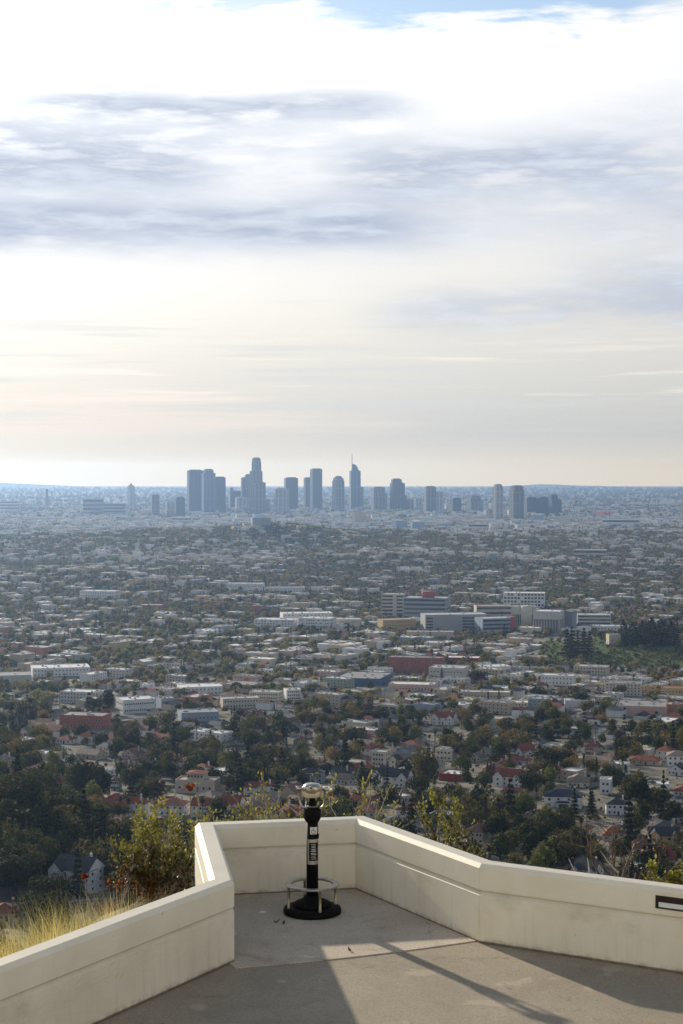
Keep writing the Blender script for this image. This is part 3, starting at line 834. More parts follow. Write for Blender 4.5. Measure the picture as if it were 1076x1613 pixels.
NAME_OF = {'conifer': 'conifer_tree', 'cypress': 'cypress_tree', 'palm': 'palm_tree', 'bare': 'bare_tree'}
def plant_tree(kind, x, y, scale, rz, var, sink=0.3, wide=1.0):
    tm, cm, h, w = TREE[kind][var % len(TREE[kind])]
    t = bpy.data.objects.new(NAME_OF.get(kind, 'broadleaf_tree'), None); COL.objects.link(t)
    t.location = (x, y, gz1(x, y) - sink); t.rotation_euler = (0, 0, rz); t.scale = (scale * wide, scale * wide, scale)
    link("trunk", tm, t)
    if cm is not None: link("crown", cm, t)
    t['category'] = 'tree'
    return t
def scatter_far(name, pts):
    """pts: rows of x, y, z, rot, scale, pick -> one object instancing the simplified crowns"""
    pts = np.array(pts, dtype=np.float32)
    me = bpy.data.meshes.new(name); me.vertices.add(len(pts)); me.vertices.foreach_set('co', pts[:, :3].ravel())
    for nm, col in (("rot", 3), ("scl", 4)):
        a = me.attributes.new(nm, 'FLOAT', 'POINT'); a.data.foreach_set('value', np.ascontiguousarray(pts[:, col]))
    a = me.attributes.new("pick", 'INT', 'POINT'); a.data.foreach_set('value', pts[:, 5].astype(np.int32))
    o = link(name, me); o['kind'] = 'stuff'
    ng = bpy.data.node_groups.new(name + "_nodes", 'GeometryNodeTree')
    ng.interface.new_socket("Geometry", in_out='INPUT', socket_type='NodeSocketGeometry')
    ng.interface.new_socket("Geometry", in_out='OUTPUT', socket_type='NodeSocketGeometry')
    N = ng.nodes; gi = N.new('NodeGroupInput'); go = N.new('NodeGroupOutput')
    ci = N.new('GeometryNodeCollectionInfo'); ci.inputs['Collection'].default_value = FARSRC
    ci.inputs['Separate Children'].default_value = True; ci.inputs['Reset Children'].default_value = True
    io = N.new('GeometryNodeInstanceOnPoints')
    def attr(nm, ty):
        n = N.new('GeometryNodeInputNamedAttribute'); n.data_type = ty; n.inputs['Name'].default_value = nm; return n.outputs['Attribute']
    cx = N.new('ShaderNodeCombineXYZ'); e2r = N.new('FunctionNodeEulerToRotation')
    ng.links.new(attr("rot", 'FLOAT'), cx.inputs[2]); ng.links.new(cx.outputs[0], e2r.inputs[0])
    ng.links.new(gi.outputs[0], io.inputs['Points']); ng.links.new(ci.outputs[0], io.inputs['Instance'])
    io.inputs['Pick Instance'].default_value = True
    ng.links.new(attr("pick", 'INT'), io.inputs['Instance Index'])
    ng.links.new(e2r.outputs[0], io.inputs['Rotation']); ng.links.new(attr("scl", 'FLOAT'), io.inputs['Scale'])
    ng.links.new(io.outputs[0], go.inputs[0])
    md = o.modifiers.new("scatter", 'NODES'); md.node_group = ng
    return o

# ================================================================== buildings
GRID = R(-30)
def wallm(name, col, var=0.10):
    if name not in MATS: plain(name, col, 0.85, 0, var, 0.35, 0.2)
    return MATS[name]
def tile_roof(name, col):
    m, nt, p = new_mat(name)
    co = objco(nt); n = noise(nt, co, 0.5, 5.0, 0.65); f = noise(nt, co, 3.0, 3.0)
    c = mixc(nt, n.smooth(0.3, 0.7), tuple(x * 0.72 for x in col), tuple(x * 1.2 for x in col))
    c = mixc(nt, f.smooth(0.45, 0.7) * 0.5, c, tuple(x * 0.5 for x in col))
    nt.links.new(c, p.inputs['Base Color']); p.inputs['Roughness'].default_value = 0.85; p.inputs['Specular IOR Level'].default_value = 0.2
    w = nt.nodes.new('ShaderNodeTexWave'); w.inputs['Scale'].default_value = 1.6; nt.links.new(co, w.inputs[0])
    b = nt.nodes.new('ShaderNodeBump'); b.inputs['Strength'].default_value = 0.5; b.inputs['Distance'].default_value = 0.08
    nt.links.new(w.outputs['Fac'], b.inputs['Height']); nt.links.new(b.outputs[0], p.inputs['Normal'])
    return m
WALLS = [('white', (0.70, 0.69, 0.67)), ('cream', (0.62, 0.56, 0.44)), ('tan', (0.46, 0.38, 0.28)), ('pale grey', (0.52, 0.50, 0.46)),
         ('pink', (0.55, 0.39, 0.33)), ('beige', (0.53, 0.47, 0.38)), ('blue-grey', (0.27, 0.33, 0.40)), ('ochre', (0.50, 0.36, 0.18)), ('sage', (0.32, 0.36, 0.29)), ('terracotta', (0.40, 0.20, 0.13))]
WALLM = {n: wallm(n.replace(' ', '_').replace('-', '_') + "_stucco", c) for n, c in WALLS}
ROOFS = [('red tile', (0.25, 0.075, 0.048)), ('brown tile', (0.20, 0.11, 0.075)), ('orange tile', (0.34, 0.13, 0.065)), ('charcoal', (0.060, 0.060, 0.066)),
         ('grey shingle', (0.17, 0.165, 0.16)), ('navy', (0.035, 0.045, 0.075)), ('tan shingle', (0.27, 0.22, 0.17))]
ROOFM = {n: tile_roof(n.replace(' ', '_') + "_roof", c) for n, c in ROOFS}
def flat_roof(name, col):
    m, nt, p = new_mat(name); co = objco(nt)
    a = noise(nt, co, 0.12, 4.0, 0.6); b = noise(nt, co, 0.9, 4.0, 0.6)
    c = mixc(nt, a.smooth(0.35, 0.65), tuple(x * 0.75 for x in col), tuple(min(.85, x * 1.12) for x in col))
    c = mixc(nt, b.smooth(0.52, 0.68) * 0.45, c, tuple(x * 0.5 for x in col))
    nt.links.new(c, p.inputs['Base Color']); p.inputs['Roughness'].default_value = 0.8; p.inputs['Specular IOR Level'].default_value = 0.25
    return m
FLATM = {'white': flat_roof("white_flat_roof", (0.72, 0.71, 0.69)), 'pale grey': flat_roof("pale_grey_flat_roof", (0.46, 0.45, 0.43)),
         'grey': flat_roof("grey_flat_roof", (0.27, 0.265, 0.26)), 'tan': flat_roof("tan_flat_roof", (0.42, 0.36, 0.29))}
M_BRICK = wallm("red_brick", (0.33, 0.115, 0.08), 0.2)
M_CONC = wallm("grey_concrete", (0.34, 0.345, 0.34)); M_HOSP = wallm("olive_concrete", (0.54, 0.51, 0.40))
M_WIN = plain("window_glass", (0.03, 0.036, 0.045), 0.15, 0, 0.3, 0.3, 0.5)
M_WINF = plain("window_frame_paint", (0.55, 0.54, 0.51), 0.6)
M_DOOR = plain("door_paint", (0.07, 0.045, 0.035), 0.6)
M_DUCT = plain("galvanised_metal", (0.42, 0.42, 0.41), 0.5, 0.6, 0.15)
M_ROAD = plain("street_asphalt", (0.105, 0.10, 0.095), 0.9, 0, 0.15, 0.1, 0.15, True)
M_SIDE = plain("pavement_concrete", (0.28, 0.265, 0.24), 0.9, 0, 0.15, 0.2, 0.15, True)
M_LAWN = plain("lawn_grass", (0.075, 0.095, 0.03), 0.95, 0, 0.3, 0.15, 0.1, True)

REFS = []                                   # (phrase, u, v) of landmark things one can find
OCC = []                                    # occupied discs
def occupy(x, y, r): OCC.append((x, y, r))

WCACHE = {}
def win_mesh(w, h, fw=0.10, glass=None, frame=None):
    key = (round(w, 2), round(h, 2), round(fw, 2), glass and glass.name, frame and frame.name)
    if key not in WCACHE:
        mb = MB()
        mb.box(-w / 2 + fw, w / 2 - fw, -0.03, 0.05, fw, h - fw, 0)
        for a, b, c, d in ((-w / 2, w / 2, 0, fw), (-w / 2, w / 2, h - fw, h), (-w / 2, -w / 2 + fw, fw, h - fw), (w / 2 - fw, w / 2, fw, h - fw)):
            mb.box(a, b, -0.10, 0.05, c, d, 1)
        WCACHE[key] = mb.mesh("window", [glass or M_WIN, frame or M_WINF])
    return WCACHE[key]
def put_window(t, me, x, y, z, rz, name="window"):
    o = link(name, me, t, (x, y, z)); o.rotation_euler = (0, 0, rz); return o
def face_grid(t, W, D, z0, fh, floors, side, ncol, ww, wh, fw=0.10, glass=None, frame=None, skip=0.0, rnd=random, margin=1.0):
    """windows on one face of a W x D box centred on the thing: side in front / right / left"""
    me = win_mesh(ww, wh, fw, glass, frame)
    L = W if side == 'front' else D
    for fl in range(floors):
        for c in range(ncol):
            if rnd.random() < skip: continue
            s = -L / 2 + margin + (L - 2 * margin) * (c + 0.5) / ncol
            z = z0 + fl * fh
            if side == 'front': put_window(t, me, s, -D / 2, z, 0)
            elif side == 'right': put_window(t, me, W / 2, s, z, PI / 2)
            else: put_window(t, me, -W / 2, s, z, -PI / 2)
def spot(u0, u1, vb, D, rot):
    """place a box by what it covers: its near base at picture row vb, columns u0..u1 -> (centre, W, metres per pixel)"""
    g = ground_at((u0 + u1) / 2, vb)
    k = px_of(g)[2] / F_PX
    wv = (u1 - u0) * k
    W = max(3.0, (wv - D * abs(math.sin(rot))) / abs(math.cos(rot)))
    near = (W * abs(math.sin(rot)) + D * abs(math.cos(rot))) / 2
    return Vector((g.x, g.y + near * 0.8, g.z)), W, k
def units(t, W, D, z, n, rnd):
    for i in range(n):
        a, b, h = rnd.uniform(1.2, 3.0), rnd.uniform(1.0, 2.4), rnd.uniform(0.8, 1.8)
        x, y = rnd.uniform(-W / 2 + 2, W / 2 - 2) if W > 5 else 0, rnd.uniform(-D / 2 + 2, D / 2 - 2) if D > 5 else 0
        mb = MB(); mb.box(x - a / 2, x + a / 2, y - b / 2, y + b / 2, z + 0.004, z + h); mb.box(x - a / 2 + .15, x + a / 2 - .15, y - b / 2 + .15, y + b / 2 - .15, z + h, z + h + .12)
        mb.build("rooftop_unit", M_DUCT, t)
def flat_parts(t, W, D, H, wall, roof, par=0.7, base=4.0):
    mb = MB(); th = 0.25
    mb.box(-W / 2, W / 2, -D / 2, D / 2, -base, H - par)
    for a in ((-W / 2, W / 2, -D / 2, -D / 2 + th), (-W / 2, W / 2, D / 2 - th, D / 2), (-W / 2, -W / 2 + th, -D / 2 + th, D / 2 - th), (W / 2 - th, W / 2, -D / 2 + th, D / 2 - th)):
        mb.box(a[0], a[1], a[2], a[3], H - par, H)
    w = mb.build("wall", wall, t)
    mb = MB(); mb.box(-W / 2 + th + .003, W / 2 - th - .003, -D / 2 + th + .003, D / 2 - th - .003, H - par + 0.004, H - par + 0.05)
    mb.build("roof", roof, t); return w
def block(label, cat, u0, u1, vb, vt, D, wall, roof='pale grey', name="office_block", rot=GRID, ref=None, floors=0, cols=0, ww=1.5, wh=1.5, sides='fr', ribbon=False, nunits=4, seed=1, frame=None, glass=None, skip=0.0, group=None, fh=None, scols=None, z0=None, par=0.7):
    c, W, k = spot(u0, u1, vb, D, rot); H = (vb - vt) * k
    rnd = random.Random(seed + int(u0))
    t = thing(name, label, cat, c, rot, group)
    flat_parts(t, W, D, H, wall, FLATM[roof] if isinstance(roof, str) else roof, min(par, H * .25))
    if floors:
        f = fh or (H - 1.0) / floors
        zz = z0 if z0 is not None else f * 0.35
        if ribbon:
            wh = f * 0.48
            for fl in range(floors):
                for s in sides:
                    L = W if s == 'f' else D
                    me = win_mesh(L - 1.6, wh, 0.08, glass, frame or wall)
                    x, y, r = {'f': (0, -D / 2, 0), 'r': (W / 2, 0, PI / 2), 'l': (-W / 2, 0, -PI / 2)}[s]
                    put_window(t, me, x, y, zz + fl * f, r)
        else:
            n = cols or max(2, int(W / 3.6))
            while n * floors > 62: n -= 1
            wh = min(wh, f * 0.6)
            if 'f' in sides: face_grid(t, W, D, zz, f, floors, 'front', n, min(ww, (W - 2) / n * .7), wh, 0.1, glass, frame, skip, rnd)
            m = scols or max(1, min(int(D / 3.6), 36 // floors))
            if 'r' in sides: face_grid(t, W, D, zz, f, floors, 'right', m, min(ww, (D - 2) / m * .7), wh, 0.1, glass, frame, skip, rnd)
            if 'l' in sides: face_grid(t, W, D, zz, f, floors, 'left', m, min(ww, (D - 2) / m * .7), wh, 0.1, glass, frame, skip, rnd)
    units(t, W, D, H - min(par, H * .25), nunits, rnd)
    occupy(c.x, c.y, max(W, D) * 0.55)
    # two more discs along long fronts
    if W > 1.6 * D:
        for s in (-1, 1): occupy(c.x + s * W * .33 * math.cos(rot), c.y + s * W * .33 * math.sin(rot), D * .7)
    if ref: u, v, _ = px_of(c + Vector((0, 0, H / 2))); REFS.append((ref, u, v))
    return t, W, D, H

# ---- pitched houses
def gable(mb, x0, x1, y0, y1, z, rise, ov=0.45, along='x', th=0.16):
    if along == 'x':
        ym = (y0 + y1) / 2; s = rise / ((y1 - y0) / 2); a, b = x0 - ov, x1 + ov
        for sg, ye in ((-1, y0 - ov), (1, y1 + ov)):
            ze = z - ov * s
            vs = [(a, ye, ze), (b, ye, ze), (b, ym, z + rise), (a, ym, z + rise), (a, ye, ze + th), (b, ye, ze + th), (b, ym, z + rise + th), (a, ym, z + rise + th)]
            mb.add(vs, [(0, 1, 2, 3), (4, 5, 6, 7), (0, 1, 5, 4), (1, 2, 6, 5), (3, 0, 4, 7)])
    else:
        xm = (x0 + x1) / 2; s = rise / ((x1 - x0) / 2); a, b = y0 - ov, y1 + ov
        for sg, xe in ((-1, x0 - ov), (1, x1 + ov)):
            ze = z - ov * s
            vs = [(xe, a, ze), (xe, b, ze), (xm, b, z + rise), (xm, a, z + rise), (xe, a, ze + th), (xe, b, ze + th), (xm, b, z + rise + th), (xm, a, z + rise + th)]
            mb.add(vs, [(0, 1, 2, 3), (4, 5, 6, 7), (0, 1, 5, 4), (1, 2, 6, 5), (3, 0, 4, 7)])
def hip(mb, x0, x1, y0, y1, z, rise, ov=0.5):
    x0, x1, y0, y1 = x0 - ov, x1 + ov, y0 - ov, y1 + ov
    W, D = x1 - x0, y1 - y0; ym = (y0 + y1) / 2; xm = (x0 + x1) / 2
    if W >= D: r0, r1 = (x0 + D / 2, ym), (x1 - D / 2, ym)
    else: r0, r1 = (xm, y0 + W / 2), (xm, y1 - W / 2)
    z0 = z - 0.15
    vs = [(x0, y0, z0), (x1, y0, z0), (x1, y1, z0), (x0, y1, z0), (x0, y0, z), (x1, y0, z), (x1, y1, z), (x0, y1, z), (*r0, z + rise), (*r1, z + rise)]
    side = [(0, 3, 2, 1), (0, 1, 5, 4), (1, 2, 6, 5), (2, 3, 7, 6), (3, 0, 4, 7)]
    if W >= D: top = [(4, 5, 9, 8), (5, 6, 9), (6, 7, 8, 9), (7, 4, 8)]
    else: top = [(4, 5, 8), (5, 6, 9, 8), (6, 7, 9), (7, 4, 8, 9)]
    mb.add(vs, side + top)
def gable_wall(mb, x0, x1, y0, y1, z0, z, rise, along):
    mb.box(x0, x1, y0, y1, z0, z)
    if along == 'x':
        ym = (y0 + y1) / 2
        for x, s in ((x0, 1), (x1, -1)): mb.add([(x, y0, z), (x, y1, z), (x, ym, z + rise), (x + s * .2, y0, z), (x + s * .2, y1, z), (x + s * .2, ym, z + rise)], [(0, 1, 2), (5, 4, 3), (0, 2, 5, 3), (1, 4, 5, 2)])
    else:
        xm = (x0 + x1) / 2
        for y, s in ((y0, 1), (y1, -1)): mb.add([(x0, y, z), (x1, y, z), (xm, y, z + rise), (x0, y + s * .2, z), (x1, y + s * .2, z), (xm, y + s * .2, z + rise)], [(0, 1, 2), (5, 4, 3), (0, 2, 5, 3), (1, 4, 5, 2)])
def chimney_mesh(x, y, z0, z1, w=0.8):
    mb = MB(); mb.box(x - w / 2, x + w / 2, y - w / 2, y + w / 2, z0, z1); mb.box(x - w / 2 - .08, x + w / 2 + .08, y - w / 2 - .08, y + w / 2 + .08, z1, z1 + .15)
    mb.box(x - .18, x + .18, y - .18, y + .18, z1 + .15, z1 + .5)
    return mb
def house(style, W, D, storeys, wall, roof, chim=True, base=5.0, full=True, wmat=None):
    """parts of a house centred at the origin, parented to a new Empty; returns (thing, height of eaves)"""
    t = bpy.data.objects.new("house", None); COL.objects.link(t); t.empty_display_size = 1
    ez = 2.9 * storeys + 0.3
    w, r = MB(), MB(); rise = D * 0.24
    if style == 'gable':
        gable_wall(w, -W / 2, W / 2, -D / 2, D / 2, -base, ez, rise, 'x'); gable(r, -W / 2, W / 2, -D / 2, D / 2, ez, rise, .45, 'x')
    elif style == 'front gable':
        rise = W * 0.32
        gable_wall(w, -W / 2, W / 2, -D / 2, D / 2, -base, ez, rise, 'y'); gable(r, -W / 2, W / 2, -D / 2, D / 2, ez, rise, .45, 'y')
    elif style == 'cross gable':
        rise = D * 0.34
        gable_wall(w, -W / 2, W / 2, -D / 2, D / 2, -base, ez, rise, 'x'); gable(r, -W / 2, W / 2, -D / 2, D / 2, ez, rise, .4, 'x')
        a, b = -W / 2 + 0.02, -W / 2 + W * 0.36; rs = (b - a) * 0.52
        gable_wall(w, a, b, -D / 2 - 2.5, -D / 2 + .5, -base, ez, rs, 'y'); gable(r, a, b, -D / 2 - 2.5, D * .1, ez + .02, rs, .38, 'y')
        a, b = W / 2 - W * 0.27, W / 2 - 0.3; rs = (b - a) * 0.52
        gable_wall(w, a, b, -D / 2 - 1.2, -D / 2 + .5, -base, ez, rs, 'y'); gable(r, a, b, -D / 2 - 1.2, D * .05, ez + .01, rs, .36, 'y')
    elif style == 'hip':
        w.box(-W / 2, W / 2, -D / 2, D / 2, -base, ez); hip(r, -W / 2, W / 2, -D / 2, D / 2, ez, rise)
    elif style == 'ell':
        w.box(-W / 2, W / 2, 0, D / 2, -base, ez); w.box(-W / 2, -W / 2 + W * .42, -D / 2, 0, -base, ez - .25)
        hip(r, -W / 2, W / 2, 0, D / 2, ez, rise * .8); hip(r, -W / 2, -W / 2 + W * .42, -D / 2, .6, ez - .26, rise * .75)
    elif style == 'flat':
        par = 0.5
        w.box(-W / 2, W / 2, -D / 2, D / 2, -base, ez)
        for q in ((-W / 2, W / 2, -D / 2, -D / 2 + .25), (-W / 2, W / 2, D / 2 - .25, D / 2), (-W / 2, -W / 2 + .25, -D / 2 + .25, D / 2 - .25), (W / 2 - .25, W / 2, -D / 2 + .25, D / 2 - .25)):
            w.box(*q, ez, ez + par)
        r.box(-W / 2 + .253, W / 2 - .253, -D / 2 + .253, D / 2 - .253, ez + .004, ez + .05)
    w.build("wall", wall, t); ro = r.build("roof", roof, t)
    if chim: chimney_mesh(W * .30, D * .12, ez - .5, ez + (rise if style != 'flat' else 0.4) + 0.9).build("chimney", wmat or wall, ro)
    if full:
        me = win_mesh(1.3, 1.3, .09)
        yf = -D / 2 if style != 'ell' else 0.0
        for fl in range(storeys):
            z = 1.0 + 2.9 * fl
            for i, s in enumerate((-.34, -.12, .16, .36)):
                if fl == 0 and i == 2: continue
                if style == 'ell' and s < -.08: put_window(t, me, s * W, -D / 2, z, 0) if s < -.2 else None; continue
                if style == 'cross gable' and i in (0, 3):
                    put_window(t, me, (-W / 2 + .18 * W) if i == 0 else (W / 2 - .15 * W), -D / 2 - (2.5 if i == 0 else 1.2), z, 0); continue
                put_window(t, me, s * W, yf, z, 0)
            for s in (-.22, .22):
                put_window(t, me, W / 2, s * D if style != 'ell' else D * .25, z, PI / 2)
                if style != 'ell': put_window(t, me, -W / 2, s * D, z, -PI / 2)
                else: break
            if style == 'front gable' and fl == storeys - 1: put_window(t, me, 0, -D / 2, z + 2.5, 0)
        mb = MB(); mb.box(-.55, .55, -.06, .05, 0.05, 2.2); mb.box(.36, .44, -.12, -.06, 1.05, 1.13)
        o = mb.build("door", M_DOOR, t, (W * .06 if style != 'cross gable' else W * .02, yf, 0))
    return t, ez
def settle(t, c, rot, label, cat="house", group=None, ref=None, rad=9, name=None):
    t.location = c; t.rotation_euler = (0, 0, rot)
    if name: t.name = name
    tag(t, label, cat, group); occupy(c.x, c.y, rad)
    if ref: u, v, _ = px_of(Vector(c) + Vector((0, 0, 3))); REFS.append((ref, u, v))
    return t
def lm_house(label, u0, u1, vb, style, D, storeys, wall, roof, rot=GRID, ref=None, chim=True, **k):
    c, W, kk = spot(u0, u1, vb, D, rot)
    t, ez = house(style, W, D, storeys, WALLM[wall], ROOFM[roof] if roof in ROOFM else FLATM[roof], chim, **k)
    return settle(t, c, rot, label, "house", None, ref, max(W, D) * .6), W, ez

# ================================================================== streets
CLEAR = []                                  # (u0, u1, v0, v1): picture windows on landmarks that nearer trees leave open
def clear(u0, u1, v0, v1): CLEAR.append((u0, u1, v0, v1))
def strip(name, pts, width, mat, lift, step=6.0):
    P = [pts[0]]
    for a, b in zip(pts[:-1], pts[1:]):
        n = max(1, int((b - a).length / step))
        P += [a + (b - a) * ((i + 1) / n) for i in range(n)]
    V, Fq = [], []
    for i, p in enumerate(P):
        d = (P[min(i + 1, len(P) - 1)] - P[max(i - 1, 0)]).normalized(); nn = Vector((-d.y, d.x))
        for s in (-1, -.5, 0, .5, 1): V.append((p.x + nn.x * width / 2 * s, p.y + nn.y * width / 2 * s))
    V = np.array(V); z = gz(V[:, 0], V[:, 1]) + lift
    for i in range(len(P) - 1):
        for j in range(4): Fq.append((i * 5 + j, i * 5 + j + 1, (i + 1) * 5 + j + 1, (i + 1) * 5 + j))
    return V, z, Fq
def road(pts, width=8.0, walk=True):
    V, z, Fq = strip("road", pts, width, M_ROAD, 0.30)
    o = link("road", raw_mesh("road", np.column_stack([V, z]), Fq, [M_ROAD])); o['kind'] = 'structure'
    if walk:
        V, z, Fq = strip("pavement", pts, width + 4.4, M_SIDE, 0.16)
        o = link("pavement", raw_mesh("pavement", np.column_stack([V, z]), Fq, [M_SIDE])); o['kind'] = 'structure'
    for a, b in zip(pts[:-1], pts[1:]):
        n = max(1, int((b - a).length / 6))
        for i in range(n + 1): q = a + (b - a) * (i / n); occupy(q.x, q.y, width * .55 + 1.2)
def px_road(px, width=8.0): road([Vector(ground_at(u, v)[:2]) for u, v in px], width)
px_road([(-60, 1452), (10, 1440), (60, 1424), (112, 1415), (150, 1412), (200, 1412)], 7.5)
px_road([(690, 1262), (745, 1258), (800, 1271), (850, 1286), (920, 1299), (985, 1297), (1030, 1290), (1076, 1277), (1130, 1262)], 7.5)
px_road([(1040, 1300), (1062, 1272), (1080, 1250)], 6.5)
ca, sa = math.cos(GRID), math.sin(GRID)
def ab(a, b): return Vector((a * ca - b * sa, a * sa + b * ca))
def to_ab(x, y): return x * ca + y * sa, -x * sa + y * ca
PA, PB = 96.0, 150.0
def inview(x, y, m=1.18, e=25): return y > 0 and abs(x) < y * 0.203 * m + e
def grid_roads():
    for i in range(-20, 22):
        seg = [ab(i * PA, b) for b in np.arange(-1500, 4200, 40)]
        seg = [p for p in seg if 1180 < p.y < 2720 and inview(p.x, p.y)]
        if len(seg) > 2: road(seg, 8.5)
    for j in range(-10, 28):
        seg = [ab(a, j * PB) for a in np.arange(-2400, 2400, 40)]
        seg = [p for p in seg if 1180 < p.y < 2720 and inview(p.x, p.y)]
        if len(seg) > 2: road(seg, 11 if j % 3 == 0 else 8.5)
grid_roads()

# ================================================================== landmark houses of the hillside
def landmarks_near():
    lm_house("white stucco house with dark cross gabled roof behind a cedar, beside the lane", 78, 160, 1408, 'cross gable', 13, 3, 'white', 'charcoal', R(-24), "the white gabled house by the lane"); clear(76, 158, 1325, 1405)
    lm_house("house with bright red tiled roof at the very edge beside the lane", -25, 30, 1452, 'hip', 11, 1, 'tan', 'red tile', R(12), None); clear(0, 32, 1418, 1450)
    lm_house("white house with large red tiled hip roof and tall chimney, nearest the leafy shrub", 180, 232, 1288, 'ell', 15, 2, 'white', 'red tile', R(-14), "the large red hip roof by the shrub"); clear(180, 232, 1245, 1280)
    lm_house("long white house under red tiles, second of the red roofed row from the shrub", 248, 296, 1286, 'hip', 11, 2, 'white', 'red tile', R(-10)); clear(248, 300, 1254, 1275)
    lm_house("long white house with low red tiled roof in the middle of the red roofed row", 300, 346, 1287, 'gable', 11, 2, 'white', 'red tile', R(-8)); clear(300, 350, 1256, 1280)
    lm_house("white two gabled house with red tiles and white chimney beside three cypresses", 345, 386, 1286, 'cross gable', 12, 2, 'white', 'red tile', R(-16), "the red gabled house by the cypresses"); clear(345, 388, 1248, 1275)
    lm_house("white house with red tiled hip roof just left of the tower viewer above the parapet", 390, 428, 1292, 'hip', 12, 1, 'white', 'red tile', R(-12)); clear(385, 430, 1268, 1290)
    t, W, D, H = block("cream villa with terraced flat roofs and a red tiled top storey above a green lawn", "house", 275, 345, 1250, 1229, 13, WALLM['beige'], 'tan', name="villa", rot=R(-12), ref="the terraced cream villa", floors=1, cols=6, seed=3, nunits=0)
    mb = MB(); mb.box(-W * .22, W * .20, -D * .35, D * .4, H - .4, H + 3.4); mb.build("top_storey", WALLM['beige'], t)
    mb = MB(); hip(mb, -W * .22, W * .20, -D * .35, D * .4, H + 3.42, 1.6, .8); mb.build("roof", ROOFM['red tile'], t)
    me = win_mesh(1.4, 1.6)
    for s in (-.17, -.09, -.01, .07, .15): put_window(t, me, s * W, -D * .35, H + 1.0, 0)
    clear(275, 345, 1210, 1250)
    lm_house("low white house with a red hip roof between the cypresses and the grey columned house", 383, 436, 1249, 'ell', 11, 1, 'white', 'red tile', R(-8), "the low white red roofed house"); clear(380, 436, 1230, 1248)
    # grey house with columned porch
    c, W, k = spot(470, 512, 1233, 10, R(-6))
    t, ez = house('hip', W, 10, 2, WALLM['blue-grey'], ROOFM['charcoal'], False)
    settle(t, c, R(-6), "grey two storey house with white columned porch and dark hip roof behind the viewer", "house", None, "the grey columned house", 10)
    for s in (-.45, -.22, 0, .22, .45):
        mb = MB(); mb.box(s * W - .22, s * W + .22, -7.3, -6.86, -3, ez - .3); mb.build("porch_column", WALLM['pale grey'], t)
    mb = MB(); mb.box(-W / 2 - .4, W / 2 + .4, -7.6, -5.02, ez - .3, ez - .02); mb.build("porch_roof", ROOFM['charcoal'], t)
    clear(470, 512, 1206, 1234)
    lm_house("dark roofed low house with a carport below the white gabled house with two gables", 530, 566, 1236, 'gable', 11, 1, 'pale grey', 'charcoal', R(-20)); clear(532, 566, 1212, 1232)
    lm_house("white storybook house with two steep white gables under a dark roof", 585, 652, 1240, 'cross gable', 12, 2, 'white', 'charcoal', R(-20), "the white two gabled house"); clear(583, 652, 1203, 1238)
    lm_house("low red tiled house at the lower edge, just over the parapet behind the viewer", 556, 600, 1288, 'hip', 11, 1, 'cream', 'red tile', R(-18)); clear(560, 596, 1268, 1286)
    # mansion
    c, W, k = spot(858, 922, 1272, 13, R(-10))
    t, ez = house('hip', W, 13, 2, WALLM['white'], ROOFM['navy'], True)
    settle(t, c, R(-10), "large white mansion with navy hip roof, many windows and a dark garage door", "house", None, "the white mansion", 16, "mansion")
    mb = MB(); mb.box(-3.4, 3.4, -8.6, -6.5, -4, 3.0); mb.build("porch", WALLM['white'], t)
    mb = MB(); hip(mb, -3.4, 3.4, -8.6, -6.52, 3.02, .8, .3); mb.build("porch_roof", ROOFM['navy'], t)
    mb = MB(); mb.box(-2.3, 2.3, -8.72, -8.60, -.3, 2.3); mb.build("garage_door", M_DOOR, t)
    for s in (-1, 1):
        mb = MB(); mb.box(s * W * .36 - 2.4, s * W * .36 + 2.4, -7.6, -6.5, -4, ez); mb.build("wing", WALLM['white'], t)
        mb = MB(); hip(mb, s * W * .36 - 2.4, s * W * .36 + 2.4, -7.6, -5.5, ez + .02, 1.1, .35); mb.build("wing_roof", ROOFM['navy'], t)
        for z in (.9, 3.8): put_window(t, win_mesh(1.5, 1.5, .09), s * W * .36, -7.6, z, 0)
    clear(858, 922, 1230, 1272)
    lm_house("cream house with a wide pale tan hip roof behind the white mansion", 893, 934, 1240, 'hip', 16, 1, 'cream', 'tan shingle', R(-12)); clear(893, 934, 1216, 1236)
    block("white cubic modern house with small square windows beside the mansion", "house", 945, 968, 1252, 1227, 9, WALLM['white'], 'white', name="modern_house", rot=R(-14), floors=2, cols=2, seed=9, nunits=1, ref="the white cubic house"); clear(945, 968, 1225, 1250)
    lm_house("white house with arched doorway and dark roof under the white cubic house", 955, 992, 1284, 'hip', 11, 2, 'white', 'charcoal', R(-6), None); clear(955, 985, 1248, 1282)
    lm_house("house with orange tiled roof just across the street below the white arched house", 950, 994, 1326, 'ell', 13, 1, 'white', 'orange tile', R(-16), "the orange roof below the street"); clear(950, 994, 1296, 1322)
    lm_house("house with wide navy roof behind the bare shrub at the far right", 1022, 1080, 1318, 'hip', 14, 1, 'pale grey', 'navy', R(-14)); clear(1022, 1076, 1295, 1312)
    lm_house("dark slate gabled house with small white gable, low behind the parapet near the bare shrub", 904, 955, 1382, 'cross gable', 10, 1, 'white', 'charcoal', R(-30), "the slate gabled house"); clear(904, 955, 1350, 1378)
    lm_house("tan stucco house with brown tiled roof over the parapet corner", 735, 775, 1330, 'hip', 12, 2, 'tan', 'brown tile', R(-22), "the tan house over the parapet corner"); clear(700, 770, 1300, 1330)
    lm_house("long brown tiled house directly over the parapet corner, in front of the tan house", 752, 800, 1352, 'gable', 10, 1, 'cream', 'brown tile', R(-22)); clear(752, 800, 1330, 1350)
    lm_house("red tiled house low over the parapet between green shrub and tan house", 668, 712, 1312, 'hip', 12, 1, 'tan', 'brown tile', R(-18)); clear(670, 706, 1288, 1308)
